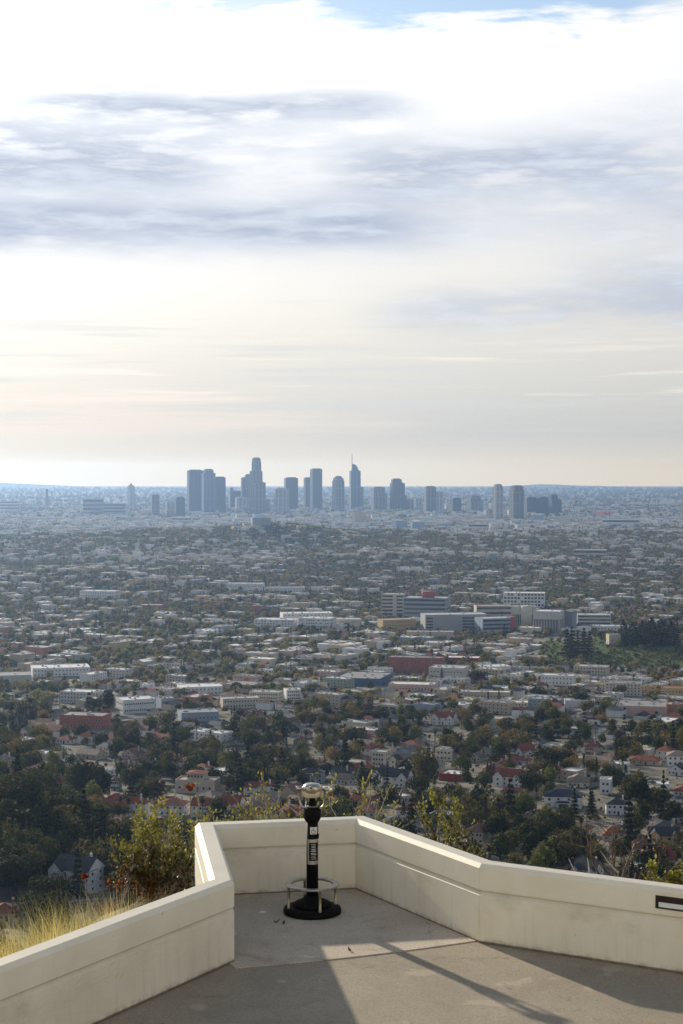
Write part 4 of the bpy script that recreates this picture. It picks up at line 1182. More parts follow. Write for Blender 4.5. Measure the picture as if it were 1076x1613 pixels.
    block("flat white roofed building with red painted edge among dark trees", "house", 692, 742, 1230, 1219, 17, wallm('red_stucco', (0.30, .05, .04)), 'white', name="flat_roofed_house", rot=R(-22), seed=4, nunits=2, ref="the white roof with red edge"); clear(695, 742, 1208, 1228)
    t, W, D, H = block("cream three level stucco house with stepped terraces above the two gabled house", "house", 585, 617, 1208, 1184, 11, WALLM['beige'], 'pale grey', name="terraced_house", rot=R(-25), floors=3, cols=4, seed=5, nunits=1, ref="the stepped cream house"); clear(585, 617, 1178, 1206)
    lm_house("long bright orange tiled house beyond the stepped cream house", 632, 666, 1180, 'hip', 12, 1, 'ochre', 'orange tile', R(-20), "the bright orange roof"); clear(630, 666, 1162, 1180)
    block("cream flat roofed two storey house with round bay beyond the white roof with red edge", "house", 686, 722, 1199, 1180, 11, WALLM['cream'], 'white', name="flat_roofed_house", rot=R(-24), floors=2, cols=4, seed=6, nunits=3, ref="the cream flat roofed house"); clear(686, 720, 1172, 1198)
    lm_house("spanish style white house with red tiles and two chimneys behind tall thin trees", 780, 834, 1240, 'cross gable', 12, 2, 'white', 'red tile', R(-26), "the spanish house behind thin trees"); clear(780, 834, 1200, 1232)
    lm_house("pink house with steep gable facing the terrace, left of the twin cypresses", 190, 226, 1196, 'front gable', 12, 1, 'pink', 'brown tile', R(-28), "the pink gabled house"); clear(190, 226, 1170, 1194)
    lm_house("tan bungalow with two pale chimneys, left of the pink gabled house", 118, 164, 1196, 'gable', 12, 1, 'tan', 'tan shingle', R(-26), "the tan bungalow"); clear(118, 164, 1176, 1194)
    lm_house("bright red hip roofed house behind the tan bungalow", 87, 120, 1172, 'hip', 12, 1, 'white', 'red tile', R(-22), "the bright red hip roof"); clear(87, 120, 1160, 1172)
    lm_house("red roofed house half hidden by a palm, among dark trees at the left", 80, 108, 1240, 'hip', 12, 1, 'tan', 'red tile', R(-16), "the red roof among dark trees"); clear(80, 108, 1218, 1238)
    lm_house("narrow white two storey house with brown pyramid roof among dark trees", 174, 190, 1245, 'hip', 7, 2, 'white', 'brown tile', R(-10), "the narrow white house"); clear(174, 190, 1218, 1244)
    lm_house("white cottage with charcoal gabled roof at the right edge", 1052, 1090, 1222, 'front gable', 12, 1, 'white', 'charcoal', R(-26)); clear(1052, 1076, 1204, 1222)
    lm_house("white house with red tiled roof at the right edge by the side street", 1062, 1100, 1255, 'hip', 12, 1, 'white', 'red tile', R(-20)); clear(1062, 1076, 1238, 1254)
    lm_house("long low red roofed house to the right among green shrubs", 994, 1046, 1206, 'hip', 10, 1, 'tan', 'red tile', R(-24), "the long low red roof"); clear(994, 1046, 1192, 1206)
    lm_house("pink house with red tiled roof between bare trees", 922, 946, 1190, 'hip', 12, 2, 'pink', 'red tile', R(-26)); clear(922, 946, 1166, 1188)
    lm_house("white house with red roof and white gable, beside the golden tree", 815, 850, 1190, 'cross gable', 12, 1, 'white', 'red tile', R(-24), None); clear(815, 850, 1170, 1188)
    lm_house("tan gabled bungalow with grey shingle roof beside a tall hedge", 738, 768, 1200, 'front gable', 12, 1, 'tan', 'grey shingle', R(-26)); clear(738, 768, 1182, 1200)
    lm_house("long white spanish house with red tiled parapet and arched gable across the avenue", 680, 722, 1142, 'cross gable', 12, 2, 'white', 'red tile', R(-22), "the long white spanish house"); clear(680, 722, 1126, 1142)
    lm_house("turquoise walled cottage with red tiles among cream bungalows", 462, 486, 1174, 'front gable', 12, 1, 'blue-grey', 'red tile', R(-26)); clear(462, 486, 1158, 1174)
    lm_house("yellow cream gabled bungalow behind the turquoise cottage", 468, 492, 1163, 'front gable', 11, 1, 'cream', 'brown tile', R(-28)); clear(466, 492, 1148, 1162)
landmarks_near()

# ================================================================== larger blocks of the flat city
def landmarks_mid():
    B = block; W = WALLM
    B("low red brick apartment block with grey roof beside the cypress row", "apartment building", 92, 171, 1149, 1127, 22, M_BRICK, 'grey', name="apartment_block", floors=2, cols=13, seed=11, nunits=5, ref="the low brick apartment block", rot=R(-12)); clear(92, 170, 1125, 1146)
    B("long white building with a row of dark windows along its side", "commercial building", 178, 243, 1124, 1102, 24, W['white'], 'white', floors=2, cols=14, seed=12, ref="the long white building", rot=R(24), sides='fl'); clear(180, 243, 1096, 1120)
    B("modern apartment block with dark panels and white roof behind the big eucalyptus", "apartment building", 92, 166, 1108, 1090, 22, W['pale grey'], 'white', name="apartment_block", floors=3, cols=12, seed=13, nunits=8, rot=R(-14), ref="the panelled apartment block"); clear(92, 130, 1088, 1106)
    B("blue grey shop building beside the long white building", "shop", 243, 275, 1116, 1100, 20, W['blue-grey'], 'grey', floors=2, cols=5, seed=14, rot=R(20)); clear(243, 275, 1098, 1114)
    B("blue fronted low warehouse with grey roof", "warehouse", 275, 344, 1137, 1122, 26, W['blue-grey'], 'grey', name="warehouse", seed=15, floors=1, cols=9, rot=R(14), ref="the blue fronted warehouse"); clear(290, 342, 1112, 1135)
    B("white walled building with large bright flat roof above dark gables", "commercial building", 275, 350, 1096, 1082, 30, W['white'], 'white', floors=2, cols=10, seed=16, nunits=3, rot=R(16), ref="the bright flat roof"); clear(275, 350, 1070, 1094)
    B("pink stucco warehouse with wide grey roof", "warehouse", 350, 412, 1092, 1078, 30, W['pink'], 'grey', name="warehouse", seed=17, rot=R(-16), floors=1, cols=8, ref="the pink warehouse")
    B("beige apartment row with stepped parapet beside the pink warehouse", "apartment building", 345, 408, 1116, 1100, 16, W['beige'], 'pale grey', name="apartment_block", floors=2, cols=12, seed=18, rot=R(14), ref="the beige apartment row"); clear(345, 408, 1098, 1114)
    B("taller beige apartment row with square windows at a street corner", "apartment building", 392, 446, 1108, 1090, 18, W['cream'], 'pale grey', name="apartment_block", floors=3, cols=12, seed=19, rot=R(-14)); clear(392, 446, 1088, 1106)
    B("white apartment building at the corner of the taller beige row", "apartment building", 446, 474, 1103, 1086, 16, W['white'], 'white', name="apartment_block", floors=3, cols=6, seed=20, rot=R(12)); clear(446, 474, 1084, 1100)
    B("long low building with white roof and terrace of roof boxes, far left", "commercial building", 40, 140, 1066, 1052, 38, W['white'], 'white', floors=2, cols=16, seed=21, nunits=9, rot=R(14), ref="the long white roofed block"); clear(30, 138, 1040, 1064)
    B("grey car park deck at the far left in front of the long white roofed block", "car park", -30, 48, 1078, 1064, 36, W['pale grey'], 'grey', seed=22, nunits=2, rot=R(14))
    B("four storey red brick apartment building with rows of windows and a corner tower", "apartment building", 611, 702, 1060, 1036, 20, M_BRICK, 'grey', name="brick_apartment_building", floors=4, cols=15, seed=23, nunits=7, ref="the four storey brick building", rot=R(-12)); clear(608, 704, 1030, 1058)
    B("wide grey roofed market hall with blue wall beside its car park", "market hall", 526, 622, 1080, 1068, 60, wallm('deep_blue_wall', (.09, .13, .24)), 'grey', name="market_hall", seed=24, nunits=10, rot=R(-16), ref="the grey market hall"); clear(526, 620, 1054, 1078)
    B("long two storey block with white roof in front of the brick building", "commercial building", 612, 690, 1090, 1078, 24, W['pink'], 'white', floors=1, cols=14, seed=25, rot=R(-10)); clear(612, 690, 1070, 1088)
    B("grey concrete block of shops right of the brick building", "shop", 676, 742, 1073, 1052, 30, W['pale grey'], 'pale grey', floors=2, cols=10, seed=26, rot=R(-16)); clear(700, 742, 1050, 1072)
    B("low building with a bright red end wall beyond the brick building", "shop", 702, 760, 1046, 1036, 24, wallm('red_stucco', (0.30, .05, .04)), 'white', floors=0, seed=27, rot=R(-12))
    B("cream four storey apartment block with brown cornice", "apartment building", 953, 1016, 1096, 1076, 22, W['cream'], 'grey', name="apartment_block", floors=4, cols=10, seed=28, nunits=6, ref="the cream four storey block", rot=R(-10)); clear(953, 1016, 1074, 1094)
    B("tan three storey building with orange tiled corner at the right edge", "apartment building", 1042, 1092, 1102, 1084, 20, W['ochre'], ROOFM['orange tile'], name="apartment_block", floors=2, cols=8, seed=29, nunits=1, rot=R(-14)); clear(1042, 1076, 1080, 1100)
    B("plain white shed with a bright roof among dark trees", "shed", 890, 940, 1114, 1103, 16, W['white'], 'white', name="shed", seed=30, nunits=1, rot=R(-6), ref="the plain white shed"); clear(890, 938, 1098, 1112)
    B("wide grey flat roof with pink front wall at the right", "warehouse", 972, 1062, 1128, 1112, 40, W['pink'], 'grey', name="warehouse", seed=31, nunits=8, rot=R(-12), ref="the wide grey roof"); clear(972, 1060, 1098, 1126)
    B("long row house with narrow white roof band", "apartment building", 730, 806, 1102, 1090, 14, W['tan'], 'white', name="apartment_block", floors=1, cols=14, seed=32, rot=R(-8), ref="the row house with white roof band"); clear(730, 800, 1084, 1100)
    B("white roofed two storey row by two thin cypresses", "apartment building", 772, 836, 1118, 1106, 16, W['cream'], 'white', name="apartment_block", floors=2, cols=12, seed=33, rot=R(-10)); clear(772, 834, 1098, 1116)
    B("stepped white building with small tower below the park hill", "commercial building", 853, 910, 1080, 1064, 18, W['white'], 'white', floors=2, cols=9, seed=34, nunits=6, rot=R(-16)); clear(853, 908, 1058, 1078)
    B("beige terraced apartment building at the foot of the park hill", "apartment building", 905, 964, 1066, 1050, 20, W['beige'], 'pale grey', name="apartment_block", floors=3, cols=11, seed=35, rot=R(-18), ref="the beige terrace under the park hill"); clear(905, 964, 1046, 1064)
    B("white hall with saw edged roof beside dark round trees", "commercial building", 756, 806, 1062, 1050, 26, W['white'], 'white', seed=36, nunits=4, rot=R(18), floors=1, cols=6)
    # hospital group on the avenue
    G = "hospital buildings on the avenue"
    t, w, D, H = B("olive grey hospital tower with horizontal window bands and blank stair core", "hospital", 601, 640, 976, 936, 30, M_HOSP, 'pale grey', name="hospital_tower", floors=7, ribbon=True, seed=40, ref="the banded hospital tower", rot=R(-10), frame=M_CONC)
    mb = MB(); mb.box(w * .02, w * .20, -D / 2 - 1.2, -D / 2 - .02, -3, H + .6); mb.build("stair_core", M_HOSP, t)
    t, w, D, H = B("wide blue glass hospital block with a red drum on its roof", "hospital", 636, 712, 984, 942, 42, wallm('blue_grey_panel', (.27, .31, .37)), 'pale grey', name="hospital_block", floors=6, ribbon=True, seed=41, ref="the glass hospital block with red drum", rot=R(-14))
    mb = MB(); mb.lathe([(0, H - .5), (10, H - .5), (11, H + 9), (0, H + 9)], 28, 0, Matrix.Translation((w * .02, 2, 0))); mb.build("roof_drum", wallm('red_panel', (.36, .09, .08)), t)
    t, w, D, H = B("long grey concrete car park with open decks at its right end", "car park", 664, 768, 996, 968, 40, M_CONC, 'pale grey', name="car_park", seed=42, ref="the hospital car park", rot=R(8), nunits=3)
    for fl in range(5):
        put_window(t, win_mesh(w * .38, H * .10, .06), w * .29, -D / 2, H * (.06 + .17 * fl), 0)
        put_window(t, win_mesh(w * .11, H * .10, .06), -w * .43, -D / 2, H * (.06 + .17 * fl), 0)
    t, w, D, H = B("blue and white banded clinic with a tall pink red corner wall", "clinic", 750, 812, 1000, 974, 34, W['blue-grey'], 'pale grey', name="clinic", floors=4, ribbon=True, seed=43, frame=W['white'], rot=R(16), ref="the banded clinic with red corner")
    mb = MB(); mb.box(w / 2 - 7, w / 2 + .4, -D / 2 - .6, -D / 2 + 9, -3, H + 1.5); mb.build("corner_wall", wallm('red_panel', (.36, .09, .08)), t)
    B("white hospital building with square punched windows on the far side of the group", "hospital", 793, 862, 962, 934, 34, W['white'], 'white', name="hospital_building", floors=5, cols=12, ww=4.2, wh=4, seed=44, ref="the white punched window hospital", rot=R(-8), skip=.1)
    B("low pale wing with ribbon windows linking the hospital buildings", "hospital", 748, 806, 978, 954, 24, W['beige'], 'pale grey', name="hospital_wing", floors=3, ribbon=True, seed=45, rot=R(6))
    t, w, D, H = B("olive hospital tower with a rounded blank core and vertical slots", "hospital", 806, 846, 988, 955, 26, M_HOSP, 'pale grey', name="hospital_tower", seed=46, floors=1, cols=12, ww=2.2, wh=26, fh=30, z0=2, rot=R(-6), ref="the rounded core hospital tower", frame=M_CONC)
    mb = MB(); mb.lathe([(0, -3), (8.5, -3), (8.5, H + .8), (0, H + .8)], 28, 0, Matrix.Translation((w * .12, -D / 2 - 1, 0))); mb.build("lift_core", M_HOSP, t)
    B("pale office building with tall vertical fins and grey glass", "office", 841, 893, 1000, 963, 34, W['pale grey'], 'white', name="finned_office", seed=47, floors=1, cols=16, ww=2.0, wh=28, fh=34, z0=2.5, rot=R(-20), ref="the finned office", frame=W['pale grey'])
    B("blank grey slab tower beside the finned office", "office", 890, 912, 998, 963, 26, wallm('slate_wall', (.22, .24, .28)), 'grey', name="slab_tower", seed=48, rot=R(-24), nunits=1)
    B("long white office wing with four ribbons of windows right of the slab tower", "office", 910, 964, 990, 968, 24, W['pale grey'], 'white', name="office_wing", floors=4, ribbon=True, seed=49, rot=R(-6), ref="the long white office wing")
    B("white two storey pavilion with dark windows in front of the pines", "office", 935, 985, 1000, 986, 22, W['white'], 'white', name="pavilion", floors=2, cols=9, ww=3, seed=50, rot=R(-6))
    B("tan three storey block low in front of the banded hospital tower", "office", 595, 656, 994, 976, 26, W['ochre'], 'tan', floors=3, cols=12, seed=51, rot=R(18), ref="the tan block by the hospital")
    B("row of pale shops with tan roofs below the hospital car park", "shop", 640, 716, 1006, 995, 22, W['beige'], 'tan', name="shop_row", floors=1, cols=9, seed=52, rot=R(-4))
    B("white depot with blue banner window beyond the brick building", "depot", 668, 702, 1024, 1012, 24, W['pale grey'], 'white', name="depot", floors=1, cols=4, seed=53, rot=R(-14))
    # further out
    for i, (a, b, c, d, lab) in enumerate([(400, 470, 993, 976, "front wing of the large white apartment complex"), (440, 524, 985, 966, "tall middle wing of the large white apartment complex"), (470, 530, 994, 974, "right hand wing with balconies of the large white apartment complex")]):
        B(lab, "apartment building", a, b, c, d, 34, W['white'], 'white', name="apartment_block", floors=4, cols=13, ww=2.6, seed=60 + i, nunits=8, rot=R((-12, 10, -18)[i]), ref=(None, "the large white apartment complex", None)[i], group="white apartment complex", skip=.2)
    B("long white building with pale pilasters on the near ridge, centre", "school", 357, 416, 933, 919, 26, W['white'], 'white', name="school", floors=2, cols=14, ww=2.4, seed=64, rot=R(-6), ref="the long white school")
    B("low white extension to the right of the long white school", "school", 415, 480, 934, 925, 22, W['white'], 'pale grey', name="school", floors=2, cols=14, ww=2.2, seed=65, rot=R(4))
    B("white institutional building with grid of windows, far left", "school", 124, 187, 946, 931, 30, W['white'], 'white', name="institution", floors=3, cols=14, ww=2.2, seed=66, rot=R(-14), ref="the white institution at the left")
    B("low brick red building among trees below the white institution", "warehouse", 217, 258, 963, 953, 30, M_BRICK, 'tan', name="warehouse", seed=67, rot=R(-10))
    B("small brick red tower building beside dark round trees", "office", 337, 351, 964, 952, 16, M_BRICK, 'tan', seed=68, rot=R(-16), floors=2, cols=3)
    B("shop with rose red wall in the colourful shop group", "shop", 396, 416, 966, 954, 20, wallm('rose_wall', (.42, .17, .15)), 'pale grey', name="shop", seed=69, rot=R(-10))
    B("shop with bright blue sign wall in the colourful shop group", "shop", 416, 440, 964, 955, 18, wallm('bright_blue_wall', (.10, .20, .42)), 'white', name="shop", seed=70, rot=R(-10))
    B("wide tan hall right of the colourful shops", "hall", 455, 500, 962, 950, 26, W['tan'], 'tan', name="hall", seed=71, rot=R(-14))
    B("cream low block left of the banded hospital tower", "office", 525, 570, 990, 975, 24, W['cream'], 'white', floors=2, cols=9, seed=72, rot=R(-10))
    B("pale concrete gallery building on the park hill", "gallery", 957, 978, 1016, 999, 14, W['beige'], 'tan', name="gallery", seed=73, rot=R(8), nunits=0, floors=1, cols=2, ref="the gallery on the park hill"); clear(957, 978, 998, 1014)
    B("small tan pavilion at the right end of the park hill", "pavilion", 1046, 1068, 1016, 1005, 14, W['tan'], 'tan', name="pavilion", seed=74, rot=R(-6), nunits=0, floors=1, cols=3); clear(1046, 1068, 1004, 1014)
    for i, (a, b, c, d, lab) in enumerate([(0, 26, 808, 789, "white hospital slab at the far left under the skyline"), (130, 162, 812, 786, "wide dark slab block left of the skyline"), (162, 196, 814, 793, "lower dark block beside the wide dark slab"),
            (905, 960, 880, 866, "long pale school block far out at the right"), (738, 770, 838, 825, "pale low tower block at the foot of the skyline"), (270, 300, 826, 815, "white warehouse with dark opening at the foot of the skyline"), (950, 1010, 832, 818, "long white hall with bright roof right of the skyline")]):
        B(lab, "office", a, b, c, d, 45, (W['white'], M_CONC, M_CONC, W['beige'], W['cream'], W['white'], W['white'])[i], 'pale grey', name="distant_block", floors=4 if d < c - 16 else 2, ribbon=True, seed=80 + i, rot=R(-12), nunits=2)
landmarks_mid()

# ================================================================== skyline
def tower_mat(name, col, dark, sz):
    m, nt, p = new_mat(name); co = objco(nt)
    sp = nt.nodes.new('ShaderNodeSeparateXYZ'); nt.links.new(co, sp.inputs[0])
    x, y, z = (X(nt, sp.outputs[i]) for i in range(3))
    fl = (z * (1 / sz)).op('FRACT').smooth(0.35, 0.5); bay = ((x + y) * 0.045).op('FRACT').smooth(0.30, 0.36)
    mech = (z * (1 / 52.0) + 0.3).op('FRACT').smooth(0.06, 0.10)
    c = mixc(nt, fl * bay * mech, tuple(q * 1.35 for q in col), dark)
    nt.links.new(c, p.inputs['Base Color']); p.inputs['Roughness'].default_value = 0.45; p.inputs['Specular IOR Level'].default_value = 0.4
    return m
def skyline():
    DG = tower_mat("dark_glass_tower", (0.014, 0.018, 0.028), (0.006, 0.009, 0.015), 4.2); GC = tower_mat("grey_concrete_tower", (0.12, 0.122, 0.13), (0.04, 0.044, 0.055), 4.0)
    LC = tower_mat("pale_stone_tower", (0.30, 0.295, 0.285), (0.12, 0.125, 0.14), 4.0); BG = tower_mat("blue_glass_tower", (0.06, 0.085, 0.13), (0.03, 0.042, 0.07), 4.2)
    def tw(label, segs, vb, mat, rot=R(28), dep=0.75, ref=None, extra=None, y=None, names=None):
        """segs: (u0, u1, top row) from the widest up"""
        g = ground_at(538, vb); Y = y or g.y; k = Y / F_PX
        uc = (segs[0][0] + segs[0][1]) / 2; x0 = (uc - 538) * k; zg = gz1(x0, Y)
        segs = [(a - .7, b + .7, v) for a, b, v in segs]; zrow = lambda v: CAM_H - (v - V0) * k
        t = thing("skyscraper", label, "skyscraper", (x0, Y, zg), rot, "downtown skyscrapers")
        lo = -6.0
        for i, (a, b, vt) in enumerate(segs):
            wv = (b - a) * k; Wd = wv / (math.cos(rot) + dep * abs(math.sin(rot))); Dp = Wd * dep
            cx = ((a + b) / 2 - uc) * k; hi = zrow(vt) - zg
            ox, oy = cx * math.cos(rot), -cx * math.sin(rot)
            mb = MB(); mb.box(ox - Wd / 2, ox + Wd / 2, oy - Dp / 2, oy + Dp / 2, lo, hi)
            mb.build("shaft" if i == 0 else ("crown" if i == len(segs) - 1 else "setback"), mat, t)
            mb = MB(); mb.box(ox - Wd * .36, ox + Wd * .36, oy - Dp * .36, oy + Dp * .36, hi + .01, hi + 5); mb.build("plant_room", mat, t)
            lo = hi + 0.02 if b - a < segs[0][1] - segs[0][0] else lo
        if extra: extra(t, k, zg, zrow, uc)
        if ref: REFS.append((ref, uc, segs[0][2]))
        return t
    def setb(segs):   # stacked setbacks: each starts on the one before
        return segs
    tw("broad dark slab skyscraper, tallest of the triple slabs at the west end of the skyline", [(295, 320, 741)], 808, DG, R(20), .6)
    tw("middle slab skyscraper of the triple slabs, with a narrow raised roof", [(318, 339, 745), (321, 336, 740)], 809, BG, R(24), .6, y=9500)
    tw("lowest and darkest slab skyscraper of the triple slabs", [(338, 355, 752)], 808, DG, R(18), .6, y=9800)
    tw("slim slab tower with a lower step beside the tallest stepped skyscraper", [(380, 388, 753), (386, 397, 748)], 808, GC, R(20), .7)
    tw("tallest stepped round crowned stone skyscraper of the skyline", [(393, 418, 760), (394, 413, 742), (397, 411, 727), (398, 410, 722)], 812, GC, R(32), .95, "the tallest stepped skyscraper")
    tw("squat dark office tower with a small roof mast in front of the stepped skyscraper", [(361, 383, 774), (363, 367, 769)], 804, DG, R(15), .6)
    tw("white ribbed low slab in front of the stepped skyscraper", [(371, 399, 784)], 808, LC, R(14), .5)
    tw("grey mid rise tower between the white ribbed slab and the pale slab", [(403, 425, 787)], 808, GC, R(25), .7)
    tw("pale grey slab tower with a fine window grid left of a dark one", [(432, 455, 770)], 810, LC, R(12), .5)
    tw("dark square skyscraper behind the pale grey slab tower", [(448, 469, 753)], 806, DG, R(15), .7)
    tw("lower of a pair of dark towers, narrow", [(479, 491, 753)], 803, DG, R(22), .8)
    tw("tall dark slab skyscraper with flat top, higher of the pair of dark towers", [(489, 507, 739)], 804, DG, R(20), .8, "the tall dark pair of towers")
    tw("dark tower with rounded shoulders standing alone in the middle of the skyline", [(524, 542, 757), (525.5, 540.5, 753), (528, 538, 751)], 808, GC, R(30), .9)
    def spire(t, k, zg, zrow, uc):
        h0, h1 = zrow(733) - zg, zrow(715) - zg
        mb = MB(); mb.tube([(-5 * k, 5, zrow(742) - zg), (-4.5 * k, 5, h0), (-4.5 * k, 5, h1)], [3.2, 2.4, 1.6], 6); mb.build("spire", GC, t)
        mb = MB(); n = 14; pts = []
        for i in range(n + 1):
            q = i / n * PI / 2; pts.append((-4 * k + 8.5 * k * math.sin(q), zrow(741) - zg + (zrow(731) - zrow(741)) * math.cos(q)))
        d = 3.5 * k
        vs = [(x, -d, z) for x, z in pts] + [(x, d, z) for x, z in pts] + [(-4 * k, -d, zrow(741) - zg), (-4 * k, d, zrow(741) - zg)]
        m = n + 1
        fs = [(i, i + 1, m + i + 1, m + i) for i in range(n)] + [tuple([2 * m] + list(range(m))[::-1]), tuple([2 * m + 1] + [m + i for i in range(m)]), (0, 2 * m, 2 * m + 1, m)]
        mb.add(vs, fs); mb.build("sail_crown", BG, t)
    tw("tall glass skyscraper with a curved sail top and thin spire", [(551, 567.5, 741.5)], 804, BG, R(12), .8, "the spired sail topped skyscraper", spire)
    tw("narrow slab rising behind the spired skyscraper", [(565, 572, 768)], 804, GC, R(18), .8)
    tw("mid rise grey block with stepped side, right of the spired skyscraper", [(585, 609, 777), (586, 606, 768)], 806, GC, R(16), .7)
    tw("dark stepped skyscraper with pale glass roof box", [(615, 640, 780), (615, 637, 761), (617, 632, 755)], 806, DG, R(15), .7, "the dark stepped tower with pale roof box")
    tw("short grey block right of the dark stepped tower", [(640, 652, 787)], 806, GC, R(22), .7)
    tw("small mid rise block between short grey block and brown slab", [(653, 665, 786)], 808, LC, R(20), .7)
    tw("brown grey slab tower with pale left edge", [(669, 686, 767)], 811, GC, R(16), .6)
    tw("shorter slab leaning on the brown grey slab tower", [(685, 698, 776)], 811, LC, R(18), .7)
    tw("isolated dark office tower in the gap of the skyline", [(711, 726, 785)], 811, DG, R(16), .8)
    tw("pair like stepped grey apartment tower, right of the isolated dark office tower", [(737, 760, 790), (738, 757, 782)], 809, GC, R(20), .7)
    tw("slim pale tower with square crown, left of the two tall towers at the east end", [(777, 792, 768), (778.5, 790.5, 764)], 820, LC, R(26), .9, "the slim pale east tower")
    tw("low white block at the foot of the slim pale east tower", [(764, 776, 803)], 822, LC, R(20), .7)
    tw("broad grey tower with window grid and dark roof sign, east end", [(803, 825, 772), (804.5, 823.5, 766)], 822, GC, R(22), .8)
    tw("first of three dark twin slabs at the east end, nearest the broad grey tower", [(828, 845, 784)], 812, DG, R(14), .6)
    tw("middle one of the three dark twin slabs at the east end", [(846, 863, 784)], 812, DG, R(14), .6)
    tw("last and tallest of the three dark twin slabs at the east end", [(865, 884, 787), (866, 878, 780)], 813, DG, R(20), .7)
    def tip(t, k, zg, zrow, uc):
        mb = MB(); mb.lathe([(0, zrow(766) - zg), (5 * k * .9, zrow(766) - zg), (0.3, zrow(760.5) - zg), (0, zrow(760) - zg)], 4); mb.build("pyramid_top", LC, t)
    tw("lone pale civic tower with pyramid top, west of the skyline", [(200, 213, 776), (201, 212, 766)], 798, LC, R(30), 1.0, "the lone civic tower", tip)
    tw("slim tapering pale tower far to the west", [(70, 77, 785), (72, 75.5, 771)], 808, LC, R(30), 1.0)
    tw("plain grey mid rise tower between the civic tower and the triple slabs", [(238, 251, 780)], 814, GC, R(20), .7)
    tw("dark mid rise block at the foot of the triple slabs", [(275, 291, 784)], 815, DG, R(18), .8)
    tw("pale mid rise block between plain grey tower and dark block west of the triple slabs", [(261, 275, 791)], 814, LC, R(18), .8)
    # low red roofed arena to the east
    c = ground_at(950, 812); k = c.y / F_PX
    t = thing("arena", "low hall with a long bright red roof beyond the city to the right", "hall", c, R(-8))
    mb = MB(); mb.box(-16 * k, 16 * k, -30, 30, -5, 7 * k * .5); mb.build("wall", WALLM['white'], t)
    mb = MB(); hip(mb, -16 * k, 16 * k, -30, 30, 3.6 * k, 10, 4); mb.build("roof", plain("red_metal_roof", (.62, .06, .05), .6), t)
skyline()

# ================================================================== the rest of the city, lot by lot
RNG = np.random.default_rng(11)
PARKED = []
def car_parks():
    n = 0
    for _ in range(400):
        if n >= 22: break
        y = RNG.uniform(1380, 2650); x = RNG.uniform(-.19, .19) * y
        i, j = to_ab(x, y); i = round(i / PA) * PA + PA / 2; j = round(j / 40) * 40
        p = ab(i, j)
        if not inview(p.x, p.y, .95, 0) or any((p.x - q[0]) ** 2 + (p.y - q[1]) ** 2 < (q[2] + 24) ** 2 for q in OCC if q[2] > 9): continue
        V, Fq = [], []
        for b in range(5):
            for a in range(6): q = ab(i - 26 + a * 10.4, j - 16 + b * 8); V.append((q.x, q.y, gz1(q.x, q.y) + .22))
        for b in range(4):
            for a in range(5): k = b * 6 + a; Fq.append((k, k + 1, k + 7, k + 6))
        o = link("car_park_pavement", raw_mesh("car_park_pavement", V, Fq, [M_ROAD if n % 2 else M_SIDE])); o['kind'] = 'structure'
        for a in (-17, 0, 17): q = ab(i + a, j); occupy(q.x, q.y, 15)
        for k in range(6): q = ab(i + RNG.uniform(-22, 22), j + RNG.choice((-12, -5, 5, 12))); PARKED.append((q.x, q.y))
        n += 1
car_parks()
OA = np.array(OCC)
def free(x, y, r):
    return not np.any((OA[:, 0] - x) ** 2 + (OA[:, 1] - y) ** 2 < (OA[:, 2] + r) ** 2)
def hides(x, y, h, w):
    """would something here cover one of the landmarks' faces in the picture?"""
    z = gz1(x, y); u, v0, d = px_of((x, y, z + h)); _, v1, _ = px_of((x, y, z)); hw = w / 2 * F_PX / d
    for a, b, c, e in CLEAR:
        if u + hw > a and u - hw < b and v0 < e - 1 and v1 > e + 0.5: return True
    return False
def zone_mix(x, y):
    """share of lots with (house, flat block)"""
    n = math.sin(x / 210 + 1.0) + math.sin(y / 260 + x / 400)
    if y < 820: return .25, 0
    if y < 1150: return .46, .01
    if y < 1500: return .46, .07
    if y < 1750: return .36, .18 + .05 * n
    if y < 2700: return .27 - .05 * n, .30 + .10 * n
    if y < 4200: return .32, .17
    return .22, .10
def park(x, y): return ((x - 400) / 215) ** 2 + ((y - 2195) / 240) ** 2 < 1 and x > 250
houses, flats, trees = [], [], []
def add_tree(x, y, far=False):
    r = RNG.random()
    if far: trees.append((x, y, None)); return
    if y < 1150: ks = (('dark green', .40), ('mid green', .20), ('olive', .15), ('conifer', .08), ('cypress', .03), ('palm', .04), ('golden', .02), ('brown', .02), ('yellow-green', .04), ('bare', .02))
    else: ks = (('dark green', .20), ('mid green', .17), ('olive', .26), ('conifer', .04), ('cypress', .04), ('palm', .08), ('golden', .09), ('brown', .03), ('yellow-green', .045), ('bare', .015))
    for k, p in ks:
        r -= p
        if r < 0: break
    trees.append((x, y, k))
